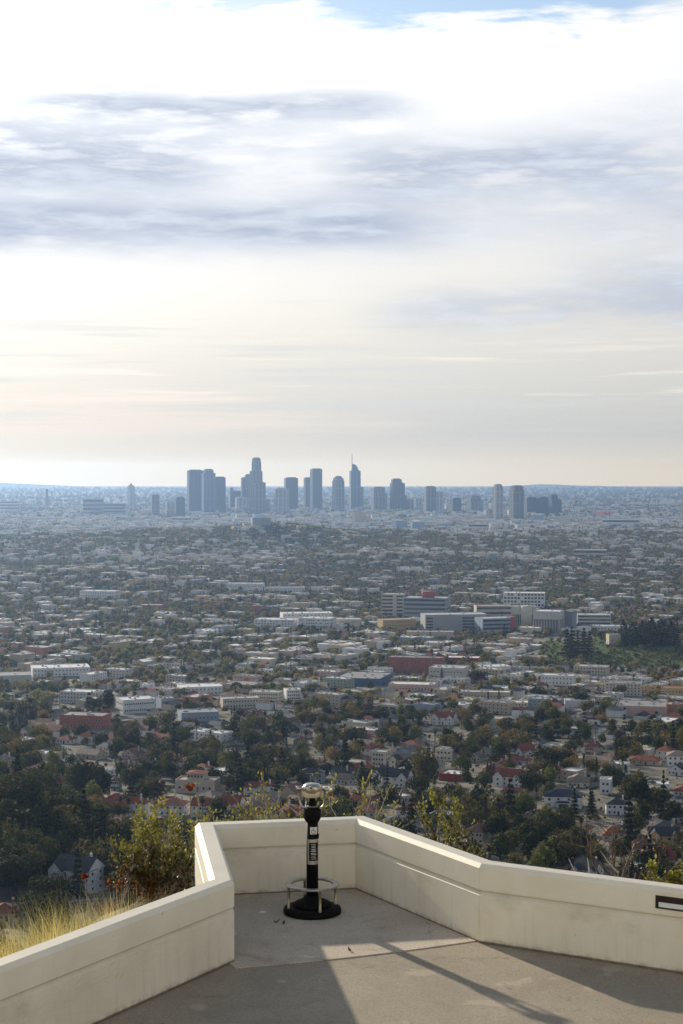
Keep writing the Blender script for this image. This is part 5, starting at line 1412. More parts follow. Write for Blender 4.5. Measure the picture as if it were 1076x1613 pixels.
def lots():
    pa, pb = 16.0, 21.4
    for ia in range(-220, 221):
        for ib in range(-20, 260):
            a, b = ia * pa, ib * pb
            p = ab(a, b)
            if not (600 < p.y < 4300) or not inview(p.x, p.y): continue
            jt = 2.5 if p.y < 1900 else 4.5 if p.y < 2700 else 9.0
            x, y = p.x + RNG.uniform(-jt, jt), p.y + RNG.uniform(-jt, jt)
            am, bm = a % PA, b % PB
            onroad = min(am, PA - am) < 9 or min(bm, PB - bm) < 10
            if y > 1180 and onroad:
                # street trees along the kerb
                if y < 2700 and RNG.random() < .16:
                    q = ab(a + (11 if am < 40 else -11), b)
                    if free(q.x, q.y, 1): add_tree(q.x, q.y)
                continue
            if park(x, y): continue
            ph, pf = zone_mix(x, y); r = RNG.random()
            if y > 1700 and math.sin(x / 88 + 1.4 * math.sin(y / 150)) * math.sin(y / 125 + x / 260 + 1) > .52: ph *= .25; pf *= .2      # pockets of trees and gardens
            if r < ph and free(x, y, 6): houses.append((x, y))
            elif r < ph + pf and free(x, y, 8): flats.append((x, y))
            else:
                for _ in range((2 if y > 1500 or y < 800 else 1) + (RNG.random() < .6) + (RNG.random() < .4)):
                    tx, ty = x + RNG.uniform(-8, 8), y + RNG.uniform(-9, 9)
                    if free(tx, ty, .8): add_tree(tx, ty)
                continue
            for q in range(2):
                if RNG.random() < (.62 if y < 1500 else .7 if y < 1900 else .62):
                    tx, ty = x + RNG.choice((-1, 1)) * RNG.uniform(7, 9), y + RNG.choice((-1, 1)) * RNG.uniform(6, 11)
                    if free(tx, ty, .8): add_tree(tx, ty)
    # open hillside under 600 m and at the left: woodland
    for _ in range(420):
        y = RNG.uniform(480, 860); x = RNG.uniform(-.24, .24) * y
        if y < 600 or x < -.10 * y:
            if free(x, y, 2): add_tree(x, y)
lots()
houses.sort(key=lambda p: p[1]); flats.sort(key=lambda p: p[1]); trees.sort(key=lambda p: p[1])

def proto_set():
    P = {}
    for nm, st, W, D, s, ch in (("gabled bungalow", 'gable', 13, 9.5, 1, True), ("front gabled bungalow", 'front gable', 10, 12, 1, True), ("two storey hip roofed house", 'hip', 12, 10.5, 2, True),
                            ("hip roofed bungalow", 'hip', 14, 10, 1, False), ("L-shaped bungalow", 'ell', 14, 12, 1, True), ("cross gabled house", 'cross gable', 14, 9, 2, True), ("flat roofed house", 'flat', 12, 10, 2, False), ("flat roofed bungalow", 'flat', 13, 11, 1, True)):
        t, ez = house(st, W, D, s, WALLM['white'], ROOFM['red tile'] if st != 'flat' else FLATM['white'], ch)
        kids = [o for o in COL.objects if o.parent == t]
        kids = [(o, [g for g in COL.objects if g.parent == o]) for o in kids]
        P[nm] = [t, kids, False, st]
    return P
PRO = proto_set()
def put_mat(o, m):
    if o.material_slots:
        o.material_slots[0].link = 'OBJECT'; o.material_slots[0].material = m
def copy_house(nm, wall, roof, parts=True):
    pr = PRO[nm]
    if not pr[2]:
        pr[2] = True; root = pr[0]
        for o, gs in pr[1]:
            n = o.name.split('.')[0]
            if n in ('wall', 'roof'): put_mat(o, wall if n == 'wall' else roof)
            for g in gs: put_mat(g, wall)
        return root
    root = pr[0].copy(); COL.objects.link(root); root.name = "house"
    for o, gs in pr[1]:
        n = o.name.split('.')[0]
        if not parts and n in ('window', 'door'): continue
        c = o.copy(); COL.objects.link(c); c.parent = root
        if n in ('wall', 'roof'): put_mat(c, wall if n == 'wall' else roof)
        for g in gs:
            d = g.copy(); COL.objects.link(d); d.parent = c; put_mat(d, wall)
    return root
LABEL_JOBS = []      # (object, phrase, u, v)
WN = [n for n, c in WALLS]; WP = np.array([.27, .21, .12, .12, .07, .09, .035, .04, .025, .02]); WP /= WP.sum(); WPF = np.array([.24, .22, .12, .18, .06, .12, .02, .02, .02, .01]); WPF /= WPF.sum()
RN = [n for n, c in ROOFS]; RP = np.array([.24, .15, .08, .16, .20, .05, .12]); RP /= RP.sum()
def fill_houses():
    rest = []
    n = 0; pn = list(PRO)
    for x, y in houses:
        if y < 1400 and hides(x, y, 7, 15): continue
        big = 1.0
        if n >= 262 or y > 2300: rest.append((x, y)); continue
        nm = pn[int(RNG.choice(len(pn), p=[.20, .13, .14, .16, .13, .08, .08, .08]))]
        w = WN[int(RNG.choice(len(WN), p=WP))]; st = PRO[nm][3]
        if st == 'flat': r = ('white', 'pale grey', 'grey', 'tan')[int(RNG.choice(4, p=[.4, .3, .15, .15]))]; rm = FLATM[r]
        else: r = RN[int(RNG.choice(len(RN), p=RP))]; rm = ROOFM[r]
        o = copy_house(nm, WALLM[w], rm, y < 1250)
        rot = GRID + R(90) * int(RNG.choice(4, p=[.6, .15, .1, .15])) + R(RNG.normal(0, 16 if y < 1150 else 2.5))
        o.location = (x, y, gz1(x, y) + .4); o.rotation_euler = (0, 0, rot)
        s = RNG.uniform(.92, 1.22); o.scale = (s, s * RNG.uniform(.92, 1.1), RNG.uniform(.95, 1.15))
        tag(o, None, "house", "houses of the hillside and flats"); n += 1
        u, v, _ = px_of((x, y, gz1(x, y) + 3)); LABEL_JOBS.append((o, f"{w} {nm} with {r} roof", u, v))
        OCC.append((x, y, 7.5 * s))
    return rest
REST_H = fill_houses()
# prototypes that no lot used
for nm in PRO:
    if not PRO[nm][2]:
        for o, gs in PRO[nm][1]:
            for g in gs: bpy.data.objects.remove(g)
            bpy.data.objects.remove(o)
        bpy.data.objects.remove(PRO[nm][0])

def fill_flats():
    """flat roofed blocks: prototypes with parts, then copies"""
    rest = []; n = 0; P = []
    for i, (W, D, fl) in enumerate(((26, 13, 2), (18, 14, 2), (30, 15, 3), (22, 18, 1), (15, 24, 2), (34, 20, 1))):
        t = bpy.data.objects.new("apartment_block", None); COL.objects.link(t)
        H = fl * 3.1 + 1.1; rnd = random.Random(500 + i)
        flat_parts(t, W, D, H, WALLM['white'], FLATM['white'], .6)
        if fl > 1:
            face_grid(t, W, D, 1.0, 3.1, fl, 'front', max(4, int(W / 4.2)), 1.6, 1.4, .09)
            face_grid(t, W, D, 1.0, 3.1, fl, 'right', 2, 1.4, 1.4, .09)
        else:
            for s in (-.33, 0, .33): put_window(t, win_mesh(W * .24, 2.0, .1), s * W, -D / 2, .5, 0)
        units(t, W, D, H - .6, 4 + i % 3, rnd)
        P.append((t, [o for o in COL.objects if o.parent == t], W, D, fl)); t['used'] = 0
    for x, y in flats:
        if y < 1500 and hides(x, y, 8, 26): continue
        i = int(RNG.integers(0, 6)); t, kids, W, D, fl = P[i]
        if n >= 150: rest.append((x, y)); continue
        oa = np.array(OCC[-400:]) if len(OCC) > 400 else np.array(OCC)
        if np.any((oa[:, 0] - x) ** 2 + (oa[:, 1] - y) ** 2 < (oa[:, 2] + W * .38) ** 2): continue
        if not free(x, y, W * .35): continue
        w = WN[int(RNG.choice(len(WN), p=WP))]; r = ('white', 'pale grey', 'grey', 'tan')[int(RNG.choice(4, p=[.38, .34, .16, .12]))]
        if not t['used']: root = t; t['used'] = 1; cs = kids
        else:
            root = t.copy(); COL.objects.link(root); cs = []
            for o in kids:
                c = o.copy(); COL.objects.link(c); c.parent = root; cs.append(c)
        for c in cs:
            k = c.name.split('.')[0]
            if k == 'wall': put_mat(c, WALLM[w])
            elif k == 'roof': put_mat(c, FLATM[r])
        root.location = (x, y, gz1(x, y) + .3); root.rotation_euler = (0, 0, GRID + R(float(RNG.normal(0, 2))) + (R(90) if RNG.random() < .25 else 0))
        if 'used' in root.keys() and root is not t: del root['used']
        tag(root, None, "apartment building" if fl > 1 else "shop", "flat roofed blocks of the flats"); n += 1
        u, v, _ = px_of((x, y, gz1(x, y) + 4)); kind = ("shop building" if fl == 1 else f"{('one', 'two', 'three')[fl - 1]} storey block")
        LABEL_JOBS.append((root, f"{w} flat roofed {kind} with {r} roof", u, v)); OCC.append((x, y, W * .45))
    for t, kids, *_ in P:
        if not t['used']:
            for o in kids: bpy.data.objects.remove(o)
            bpy.data.objects.remove(t)
        else: del t['used']
    return rest
REST_F = fill_flats()

def far_buildings():
    """the buildings beyond the ones built one by one"""
    pal = [WALLM[n] for n in WN] + [ROOFM[n] for n in RN] + [FLATM[n] for n in ('white', 'pale grey', 'grey', 'tan')]
    V, F4, MI = [], [], []
    def boxq(cx, cy, z, W, D, H, rot, mw, mr, pitched):
        c, s = math.cos(rot), math.sin(rot); o = len(V)
        for zz in (z - 4, z + H):
            for a, b in ((-W / 2, -D / 2), (W / 2, -D / 2), (W / 2, D / 2), (-W / 2, D / 2)): V.append((cx + a * c - b * s, cy + a * s + b * c, zz))
        for f in ((0, 1, 5, 4), (1, 2, 6, 5), (2, 3, 7, 6), (3, 0, 4, 7)): F4.append([o + i for i in f]); MI.append(mw)
        if pitched:
            rs = D * .26; e = .5; o2 = len(V); q = D * .35 if pitched == 2 else 0
            for a, b, zz in ((-W / 2 - e, -D / 2 - e, -.1), (W / 2 + e, -D / 2 - e, -.1), (W / 2 + e, D / 2 + e, -.1), (-W / 2 - e, D / 2 + e, -.1), (-W / 2 + q, 0, rs), (W / 2 - q, 0, rs)):
                V.append((cx + a * c - b * s, cy + a * s + b * c, z + H + zz))
            for f in ((0, 1, 5, 4), (2, 3, 4, 5), (1, 2, 5, 5), (3, 0, 4, 4)):
                F4.append([o2 + i for i in f]); MI.append(mr)
        else:
            F4.append([o + i for i in (4, 5, 6, 7)]); MI.append(mr)
            if W > 14:
                for _ in range(2):
                    a, b = RNG.uniform(-.3, .3) * W, RNG.uniform(-.3, .3) * D; o2 = len(V)
                    for zz in (H + .003, H + 1.6):
                        for p, q in ((-1.4, -1.1), (1.4, -1.1), (1.4, 1.1), (-1.4, 1.1)): V.append((cx + (a + p) * c - (b + q) * s, cy + (a + p) * s + (b + q) * c, z + zz))
                    for f in ((0, 1, 5, 4), (1, 2, 6, 5), (2, 3, 7, 6), (3, 0, 4, 7), (4, 5, 6, 7)): F4.append([o2 + i for i in f]); MI.append(3)
    nW = len(WN); nR = len(RN)
    def one(x, y, flat, sc=1.0):
        z = gz1(x, y) + .3; mw = int(RNG.choice(nW, p=WP if y < 2700 else WPF)); rot = GRID + R(float(RNG.normal(0, 3))) + (R(90) if RNG.random() < .4 else 0)
        if flat: boxq(x, y, z, RNG.uniform(15, 32) * sc, RNG.uniform(12, 18) * sc, RNG.choice((4.2, 5.5, 7.2, 7.2, 10.2, 13)) * min(sc, 1.6), rot, mw, nW + nR + int(RNG.choice(4, p=[.33, .36, .19, .12] if y < 2800 else [.30, .40, .18, .12])), 0)
        else: boxq(x, y, z, RNG.uniform(11, 16), RNG.uniform(8.5, 12), RNG.choice((3.3, 3.3, 6.0)), rot, mw, nW + int(RNG.choice(nR, p=RP)), int(RNG.integers(1, 3)))
    for x, y in REST_H: one(x, y, False)
    for x, y in REST_F: one(x, y, True)
    # beyond the last lot: thinner and thinner
    for (y0, y1, n, sc, pf) in ((4300, 6200, 5600, 1.0, .5), (6200, 8600, 5000, 1.2, .75), (8600, 11000, 2400, 1.5, .9), (11000, 16000, 600, 2.0, 1.0)):
        for _ in range(n):
            y = math.sqrt(RNG.uniform(y0 * y0, y1 * y1)); x = RNG.uniform(-1, 1) * (y * .203 * 1.12 + 30)
            if abs(y - 5150) < 650 and RNG.random() < .55: continue
            if 7200 < y < 9200 and RNG.random() < .3: one(x, y, True, 1.5)
            else: one(x, y, RNG.random() < pf, sc)
    # taller blocks gathered about the foot of the skyline
    for _ in range(280):
        u = RNG.uniform(180, 960); v = RNG.uniform(798, 836)
        g = ground_at(u, v)
        boxq(g.x, g.y, g.z, RNG.uniform(25, 60), RNG.uniform(20, 40), RNG.gamma(1.8, 7), R(float(RNG.uniform(10, 35))), int(RNG.choice([2, 3, 6, 6, 6, 5, 3])), nW + nR + int(RNG.integers(1, 3)), 0)
    F4 = np.array(F4); o = link("far_buildings", raw_mesh("far_buildings", V, F4, pal, MI)); o['kind'] = 'stuff'
far_buildings()

# ---------------------------------------------------------------- trees
CAP = {'broadleaf_tree': 290, 'conifer_tree': 110, 'cypress_tree': 110, 'palm_tree': 130, 'bare_tree': 40}
KINDW = {'conifer': "dark conifer", 'cypress': "slim dark cypress", 'palm': "tall fan palm", 'bare': "leafless pale branched tree"}
def lm_tree(kind, u, v, vtop, label, wide=1.0, var=0):
    """a tree known by its look: foot at picture row v, tip at vtop"""
    g = ground_at(u, v); k = px_of(g)[2] / F_PX
    h = TREE[kind][var % len(TREE[kind])][2]
    o = plant_tree(kind, g.x, g.y, (v - vtop) * k / h, RNG.uniform(0, 6), var, 0.3, wide); o['label'] = label
    o['group'] = {'conifer': "conifers among the houses", 'cypress': "cypresses among the houses", 'palm': "palms among the houses", 'bare': "leafless trees among the houses"}.get(kind, "broadleaf trees among the houses")
    cnt[o.name.split('.')[0]] = cnt.get(o.name.split('.')[0], 0) + 1
    u2, v2, _ = px_of((g.x, g.y, g.z + 4)); return o
cnt = {}
def known_trees():
    T = lm_tree
    T('dark green', 40, 1300, 1205, "huge dark domed tree over the lower left slope, widest of the wood", 1.15, 1)
    T('olive', 55, 1262, 1200, "large olive topped dome tree behind the huge dark domed tree", 1.2, 0)
    T('dark green', 130, 1262, 1190, "tall dark round tree between the red roof and the narrow white house", .9, 2)
    T('dark green', 160, 1268, 1202, "dark tree beside the narrow white house", .9, 3)
    T('brown', 152, 1292, 1252, "rust brown shrubby tree on the slope behind the lane house", 1.5, 0)
    T('brown', 178, 1290, 1262, "lower rust brown tree next to the large red hip roof", 1.5, 1)
    T('mid green', 112, 1282, 1232, "bright green tree below the red roof among dark trees", .9, 1)
    T('conifer', 95, 1300, 1255, "small pointed conifer in front of the bright green tree", .9, 0)
    T('conifer', 122, 1412, 1330, "spreading dark cedar hiding the front of the white house by the lane", .95, 1)
    T('dark green', 20, 1400, 1330, "dark bushy tree on the bank left of the white house by the lane", 1.2, 0)
    T('dark green', 52, 1392, 1340, "second dark bushy tree on the bank, touching the white house", 1.0, 1)
    T('dark green', 100, 1335, 1292, "low dark tree directly behind the white house by the lane", 1.5, 2)
    T('dark green', 160, 1345, 1300, "dark tree behind the chimney of the white house by the lane", 1.3, 3)
    T('mid green', 292, 1182, 1140, "large light green double crowned tree above the twin cypresses", 1.25, 1)
    for i, (u, v, w) in enumerate(((279, 1222, 1180), (285, 1220, 1178))): T('cypress', u, v, w, ("left", "right")[i] + " one of the twin slim cypresses under the light green tree", .9, i)
    for i, (u, v, w) in enumerate(((378, 1276, 1250), (382.5, 1278, 1248), (387, 1276, 1249))): T('cypress', u, v, w, ("first", "middle", "last")[i] + " of three short cypresses by the red gabled house", 1.0, i)
    for i, (u, v, w) in enumerate(((31, 1142, 1105), (36.5, 1142, 1103), (41.5, 1142, 1107), (47.5, 1142, 1110), (52, 1143, 1108), (57, 1143, 1112))): T('cypress', u, v, w, ("first", "second", "third", "fourth", "fifth", "last")[i] + " in the row of cypresses by the low brick apartment block, counted from the left", 1.0, i)
    T('cypress', 18, 1150, 1106, "broad cypress standing left of the cypress row", 1.4, 1)
    T('dark green', 171, 1126, 1082, "tall dark eucalyptus with ragged top beside the long white building", .8, 3)
    T('dark green', 146, 1128, 1094, "rounder dark tree left of the ragged eucalyptus", 1.0, 1)
    T('dark green', 373, 1092, 1072, "dark round ficus in front of the pink warehouse", 1.2, 2)
    T('cypress', 570, 1255, 1198, "dark column cypress left of the white two gabled house", 1.6, 1)
    T('cypress', 530, 1204, 1176, "single short dark cypress above the grey columned house", 1.8, 0)
    T('palm', 528, 1212, 1150, "tall palm above the single short dark cypress", 1.0, 2)
    T('palm', 431, 1180, 1142, "left palm of the pair above the low white red roofed house", .9, 1)
    T('palm', 441, 1178, 1137, "right palm of the pair above the low white red roofed house", .9, 1)
    T('golden', 568, 1192, 1166, "golden brown round tree among the bungalows right of the tall palm", 1.2, 0)
    T('golden', 510, 1122, 1098, "golden tree beside the grey market hall", 1.3, 1)
    T('conifer', 610, 1252, 1195, "dark ragged conifer in front of the white two gabled house", .6, 2)
    T('olive', 675, 1245, 1170, "tall broad olive brown tree right of the white two gabled house", .75, 2)
    T('dark green', 655, 1262, 1215, "dark low tree right under the two white gables", 1.0, 1)
    T('conifer', 696, 1078, 1050, "dark pointed conifer in front of the four storey brick building", 1.1, 1)
    for i, (u, v, w) in enumerate(((768, 1232, 1200), (773, 1234, 1198), (778, 1233, 1201))): T('cypress', u, v, w, ("first", "middle", "last")[i] + " of three dark columns beside the spanish house", 1.4, i)
    T('cypress', 769, 1112, 1088, "left one of two thin cypresses by the white roofed row", 1.0, 0)
    T('cypress', 786, 1110, 1086, "right one of two thin cypresses by the white roofed row", 1.0, 1)
    T('dark green', 849, 1107, 1079, "big dark ficus with flat dome left of the plain white shed", 1.5, 0)
    T('dark green', 915, 1112, 1088, "wide dark tree behind the plain white shed", 1.5, 2)
    T('conifer', 1045, 1290, 1208, "huge dark column tree on the right side street", .75, 2)
    T('dark green', 1010, 1282, 1220, "dark tree left of the huge dark column tree", .9, 3)
    T('conifer', 905, 1290, 1238, "dark conifer between mansion and white arched house", 0.9, 0)
    T('conifer', 930, 1290, 1238, "dark conifer hard against the white arched house", 0.8, 1)
    T('dark green', 832, 1262, 1205, "dark round tree left of the white mansion", 1.0, 1)
    T('dark green', 862, 1218, 1172, "broad dark tree uphill behind the mansion", 1.5, 0)
    T('yellow-green', 1045, 1170, 1130, "pale yellow green willow like tree at the right edge", 1.3, 0)
    T('cypress', 995, 1182, 1150, "left of two slim cypresses right of the pink house between bare trees", .9, 2)
    T('cypress', 1002, 1182, 1152, "right of two slim cypresses right of the pink house between bare trees", .9, 1)
    T('dark green', 785, 1330, 1278, "dark dome tree over the parapet beside the tan house", 1.1, 2)
    T('dark green', 835, 1360, 1305, "dark dense tree low over the parapet right of the brown tiled house", 1.1, 3)
    T('golden', 890, 1362, 1318, "golden green tree left of the slate gabled house", 1.3, 1)
    T('dark green', 880, 1325, 1275, "dark tree across the street below the mansion", 1.2, 1)
    T('brown', 752, 1082, 1052, "leaf shedding brown tree beside the grey concrete shops", 1.1, 1)
    T('bare', 926, 1108, 1078, "pale feathery tree in front of the cream four storey block", 1.3, 0)
    for i, (u, v, w) in enumerate(((893, 1032, 988), (901, 1036, 984), (910, 1032, 990), (920, 1030, 986), (928, 1028, 992), (899, 1042, 998))): T('conifer', u, v, w, ("first", "second", "third", "fourth", "fifth", "front")[i] + " conifer of the clump at the near left of the park hill", 1.2, i)
    for i in range(18):
        u = 982 + i * 5.0; T('conifer' if i % 3 else 'cypress', u, 1014 + (i % 3) * 2, 976 + (i * 7) % 9 - (4 if 4 < i < 16 else 0), f"{('first','second','third','fourth','fifth','sixth','seventh','eighth','ninth','tenth','eleventh','twelfth','thirteenth','fourteenth','fifteenth','sixteenth','seventeenth','last')[i]} pine from the left in the long row of dark trees crowning the park hill", 1.25 if i % 3 else 2.2, i)
    for i, (u, v) in enumerate(((952, 1008), (946, 1009), (958, 1011))): T('yellow-green', u, v, v - 18, ("tallest", "left", "low")[i] + " pale yellow tree beside the gallery on the park hill", 1.0, i)
known_trees()
def fill_trees():
    far = []
    for x, y, k in trees:
        t = k; nm = NAME_OF.get(k, 'broadleaf_tree')
        sc = float(RNG.uniform(.9, 1.6)) if k not in ('palm', 'cypress') else float(RNG.uniform(.7, 1.1))
        sc *= 1.2 if y < 1150 else 1.15 if y < 1500 else .95
        h, w = TREE[k][0][2] * sc, TREE[k][0][3] * sc
        if y < 1900 and hides(x, y, h, w * .8) and RNG.random() < .93: continue
        if cnt.get(nm, 0) < CAP[nm] and y < 2300:
            o = plant_tree(k, x, y, sc, RNG.uniform(0, 6.28), int(RNG.integers(0, 4)), .3, float(RNG.uniform(.9, 1.2)) if k not in ('palm', 'cypress') else 1.0)
            cnt[nm] = cnt.get(nm, 0) + 1
            u, v, _ = px_of((x, y, o.location.z + h * .6))
            o['group'] = {'conifer': "conifers among the houses", 'cypress': "cypresses among the houses", 'palm': "palms among the houses", 'bare': "leafless trees among the houses"}.get(k, "broadleaf trees among the houses")
            ph = KINDW.get(k) or (("large " if h > 10.5 else "small " if h < 8 else "") + f"{k} rounded tree")
            LABEL_JOBS.append((o, ph, u, v))
        else: far.append((x, y, k, sc))
    rows = []
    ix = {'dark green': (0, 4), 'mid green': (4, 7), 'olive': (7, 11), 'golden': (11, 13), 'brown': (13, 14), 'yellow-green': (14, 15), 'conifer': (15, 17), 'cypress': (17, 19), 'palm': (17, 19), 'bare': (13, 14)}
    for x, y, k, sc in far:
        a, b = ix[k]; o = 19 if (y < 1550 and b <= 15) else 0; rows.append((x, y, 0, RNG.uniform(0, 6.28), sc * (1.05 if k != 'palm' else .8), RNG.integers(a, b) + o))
    def many(y0, y1, n, s0, s1):
        for _ in range(n):
            y = math.sqrt(RNG.uniform(y0 * y0, y1 * y1)); x = RNG.uniform(-1, 1) * (y * .203 * 1.12 + 30)
            cl = math.sin(x / 140 + 1.7 * math.sin(y / 310)) + math.sin(y / 190 + x / 500)
            if cl < RNG.uniform(-1.7, 1.5): continue
            k = ('dark green', 'mid green', 'olive', 'golden', 'conifer', 'brown', 'cypress')[int(RNG.choice(7, p=[.12, .20, .34, .14, .03, .14, .03]))]
            a, b = ix[k]; rows.append((x, y, 0, RNG.uniform(0, 6.28), RNG.uniform(s0, s1), RNG.integers(a, b)))
    many(1900, 2700, 900, .7, 1.2); many(2700, 4300, 10000, .8, 1.5); many(4300, 6000, 19000, .9, 1.7); many(6000, 8500, 13000, 1.2, 2.1); many(8500, 12000, 9000, 1.7, 3.0); many(12000, 22000, 8000, 2.5, 5)
    # ridge of trees in the middle distance
    for _ in range(5200):
        x = RNG.normal(-230, 800); y = RNG.normal(5100, 430)
        if abs(x) > y * .24: continue
        a, b = ix[('olive', 'mid green', 'mid green', 'olive')[int(RNG.integers(0, 4))]]
        rows.append((x, y, 0, RNG.uniform(0, 6.28), RNG.uniform(1.0, 1.8), RNG.integers(a, b)))
    # scrub of the unseen slope's foot and the wood floor between the trees
    for _ in range(2600):
        y = RNG.uniform(430, 1300); x = RNG.uniform(-.25, .25) * y
        if free(x, y, .5) and not hides(x, y, 2.5, 4):
            rows.append((x, y, 0, RNG.uniform(0, 6.28), RNG.uniform(.16, .42), RNG.integers(19, 30)))
    rows = np.array(rows, float); rows[:, 2] = gz(rows[:, 0], rows[:, 1]) - .2
    scatter_far("far_woods", rows)
    # olive grove and bushes on the park hill
    rows = []
    for _ in range(2300):
        x = RNG.uniform(255, 640); y = RNG.uniform(1975, 2240)
        if not park(x, y) and y > 2020: continue
        rr = int(y / 13)
        if (y % 13) > 9 and y > 2100: continue
        rows.append((x, y, 0, RNG.uniform(0, 6.28), RNG.uniform(.3, .62), RNG.choice([4, 5, 6, 7, 8, 9, 10, 0, 1])))
    rows = np.array(rows, float); rows[:, 2] = gz(rows[:, 0], rows[:, 1]) - .2
    scatter_far("olive_grove", rows)
    # lawn of the park hill
    V, Fq = [], []; xs = np.linspace(255, 640, 60); ys = np.linspace(1995, 2250, 40)
    Xg, Yg = np.meshgrid(xs, ys); Z = gz(Xg, Yg) + .35; V = np.stack([Xg, Yg, Z], -1).reshape(-1, 3)
    idx = np.arange(2400).reshape(40, 60); Fq = [f for f in np.stack([idx[:-1, :-1], idx[:-1, 1:], idx[1:, 1:], idx[1:, :-1]], -1).reshape(-1, 4) if park(*V[f[0]][:2]) and park(*V[f[2]][:2])]
    o = link("park_lawn", raw_mesh("park_lawn", V, Fq, [plain("park_green", (.075, .11, .028), .95, 0, .3, .08, .1, True)], smooth=True)); o['kind'] = 'structure'
fill_trees()

# ---------------------------------------------------------------- parked cars
CARCOL = [('white', (.72, .72, .71)), ('silver', (.42, .43, .44)), ('black', (.02, .02, .022)), ('dark grey', (.09, .09, .10)), ('red', (.35, .03, .025)), ('blue', (.05, .10, .24))]
CARM = {n: plain(n.replace(' ', '_') + "_car_paint", c, .3, .1, .04, 3, .5) for n, c in CARCOL}
M_TYRE = plain("tyre_rubber", (.02, .02, .02), .8)
def make_car():
    t = bpy.data.objects.new("parked_car", None); COL.objects.link(t); parts = []
    prof = [(-2.25, .35), (-2.3, .62), (-2.1, .86), (-1.0, .96), (-.35, 1.42), (1.05, 1.46), (1.95, .98), (2.25, .90), (2.3, .5), (2.2, .35)]
    mb = MB(); n = len(prof); vs = []
    for y, q in ((-.86, 1), (-.80, 0), (.80, 0), (.86, 1)):
        for x, z in prof: vs.append((x * (.99 if q else 1), y * (1 if z < 1.1 else .82), z if q == 0 or z < 1 else z))
    vs = [(x, (-.88 if s < 0 else .88) * (1 if z < 1.0 else .80), z) for s in (-1, 1) for x, z in prof]
    mb.add(vs, [tuple(range(n)), tuple(range(n, 2 * n))[::-1]] + [(i, n + i, n + (i + 1) % n, (i + 1) % n) for i in range(n)]); parts.append(mb.build("body", CARM['white'], t))
    for s in (-1, 1):
        mb = MB(); yy = s * .80; mb.add([(-.80, yy * 1.085, 1.02), (1.55, yy * 1.085, 1.04), (.95, yy * .93, 1.38), (-.32, yy * .93, 1.36)], [(0, 1, 2, 3)]); parts.append(mb.build("side_window", M_GLASSD, t))
    mb = MB(); mb.add([(-1.02, -.72, 1.0), (-1.02, .72, 1.0), (-.42, .62, 1.40), (-.42, -.62, 1.40)], [(0, 1, 2, 3)]); parts.append(mb.build("windscreen", M_GLASSD, t))
    mb = MB(); mb.add([(1.93, -.72, 1.03), (1.93, .72, 1.03), (1.16, .62, 1.43), (1.16, -.62, 1.43)], [(0, 1, 2, 3)]); parts.append(mb.build("rear_window", M_GLASSD, t))
    for x in (-1.4, 1.4):
        for s in (-1, 1):
            mb = MB(); mb.lathe([(0, -.11), (.30, -.11), (.34, -.07), (.34, .07), (.30, .11), (0, .11)], 14, 0, Matrix.Translation((x, s * .80, .34)) @ Matrix.Rotation(PI / 2, 4, 'X'))
            parts.append(mb.build("wheel", M_TYRE, t))
    for y in (-.6, .6):
        mb = MB(); mb.box(-2.33, -2.27, y - .16, y + .16, .62, .74); parts.append(mb.build("headlight", M_LENS, t))
    return t, parts
def cars():
    t0, parts = make_car(); first = [True]
    def put(x, y, rz, colour, label, group="cars parked along the streets"):
        if first[0]: t, ps = t0, parts; first[0] = False
        else:
            t = t0.copy(); COL.objects.link(t); ps = []
            for o in parts:
                c = o.copy(); COL.objects.link(c); c.parent = t; ps.append(c)
        put_mat(ps[0], CARM[colour]); t.location = (x, y, gz1(x, y) + .32); t.rotation_euler = (0, 0, rz)
        tag(t, label, "car", group); return t
    g = ground_at(67, 1421); put(g.x, g.y, R(20), 'white', "white hatchback parked in the lane beside the white gabled house")
    g = ground_at(33, 1426); put(g.x, g.y, R(30), 'silver', "silver car half hidden by the bank at the left end of the lane")
    for i, (u, v, c, lab) in enumerate([(822, 1282, 'dark grey', "dark grey car by the kerb below the mansion"), (984, 1299, 'white', "white car in the street below the white arched house"), (1058, 1276, 'silver', "silver car in the side street at the right edge"), (1046, 1284, 'black', "black car in the side street by the huge column tree")]):
        g = ground_at(u, v); put(g.x, g.y, R(-40), c, lab)
    for x, y in PARKED:
        c = CARCOL[int(RNG.choice(6, p=[.36, .22, .16, .14, .06, .06]))][0]
        o = put(x, y, GRID + R(float(RNG.normal(0, 1.5))) + PI / 2 * int(RNG.integers(0, 2)), c, None)
        u, v, _ = px_of((x, y, o.location.z)); LABEL_JOBS.append((o, f"{c} car in an open car park", u, v))
    n = 0
    for i in range(-20, 22):
        for b in np.arange(-1500, 4200, 13):
            if RNG.random() > .20 or n > 170: continue
            s = RNG.choice((-1, 1)); p = ab(i * PA + s * 3.2, b)
            if not (1185 < p.y < 2300) or not inview(p.x, p.y, 1.0, 0): continue
            c = CARCOL[int(RNG.choice(6, p=[.36, .22, .16, .14, .06, .06]))][0]
            o = put(p.x, p.y, GRID + PI / 2 + R(float(RNG.normal(0, 1.5))), c, None); n += 1
            u, v, _ = px_of((p.x, p.y, o.location.z)); LABEL_JOBS.append((o, f"{c} car parked along a street", u, v))
cars()

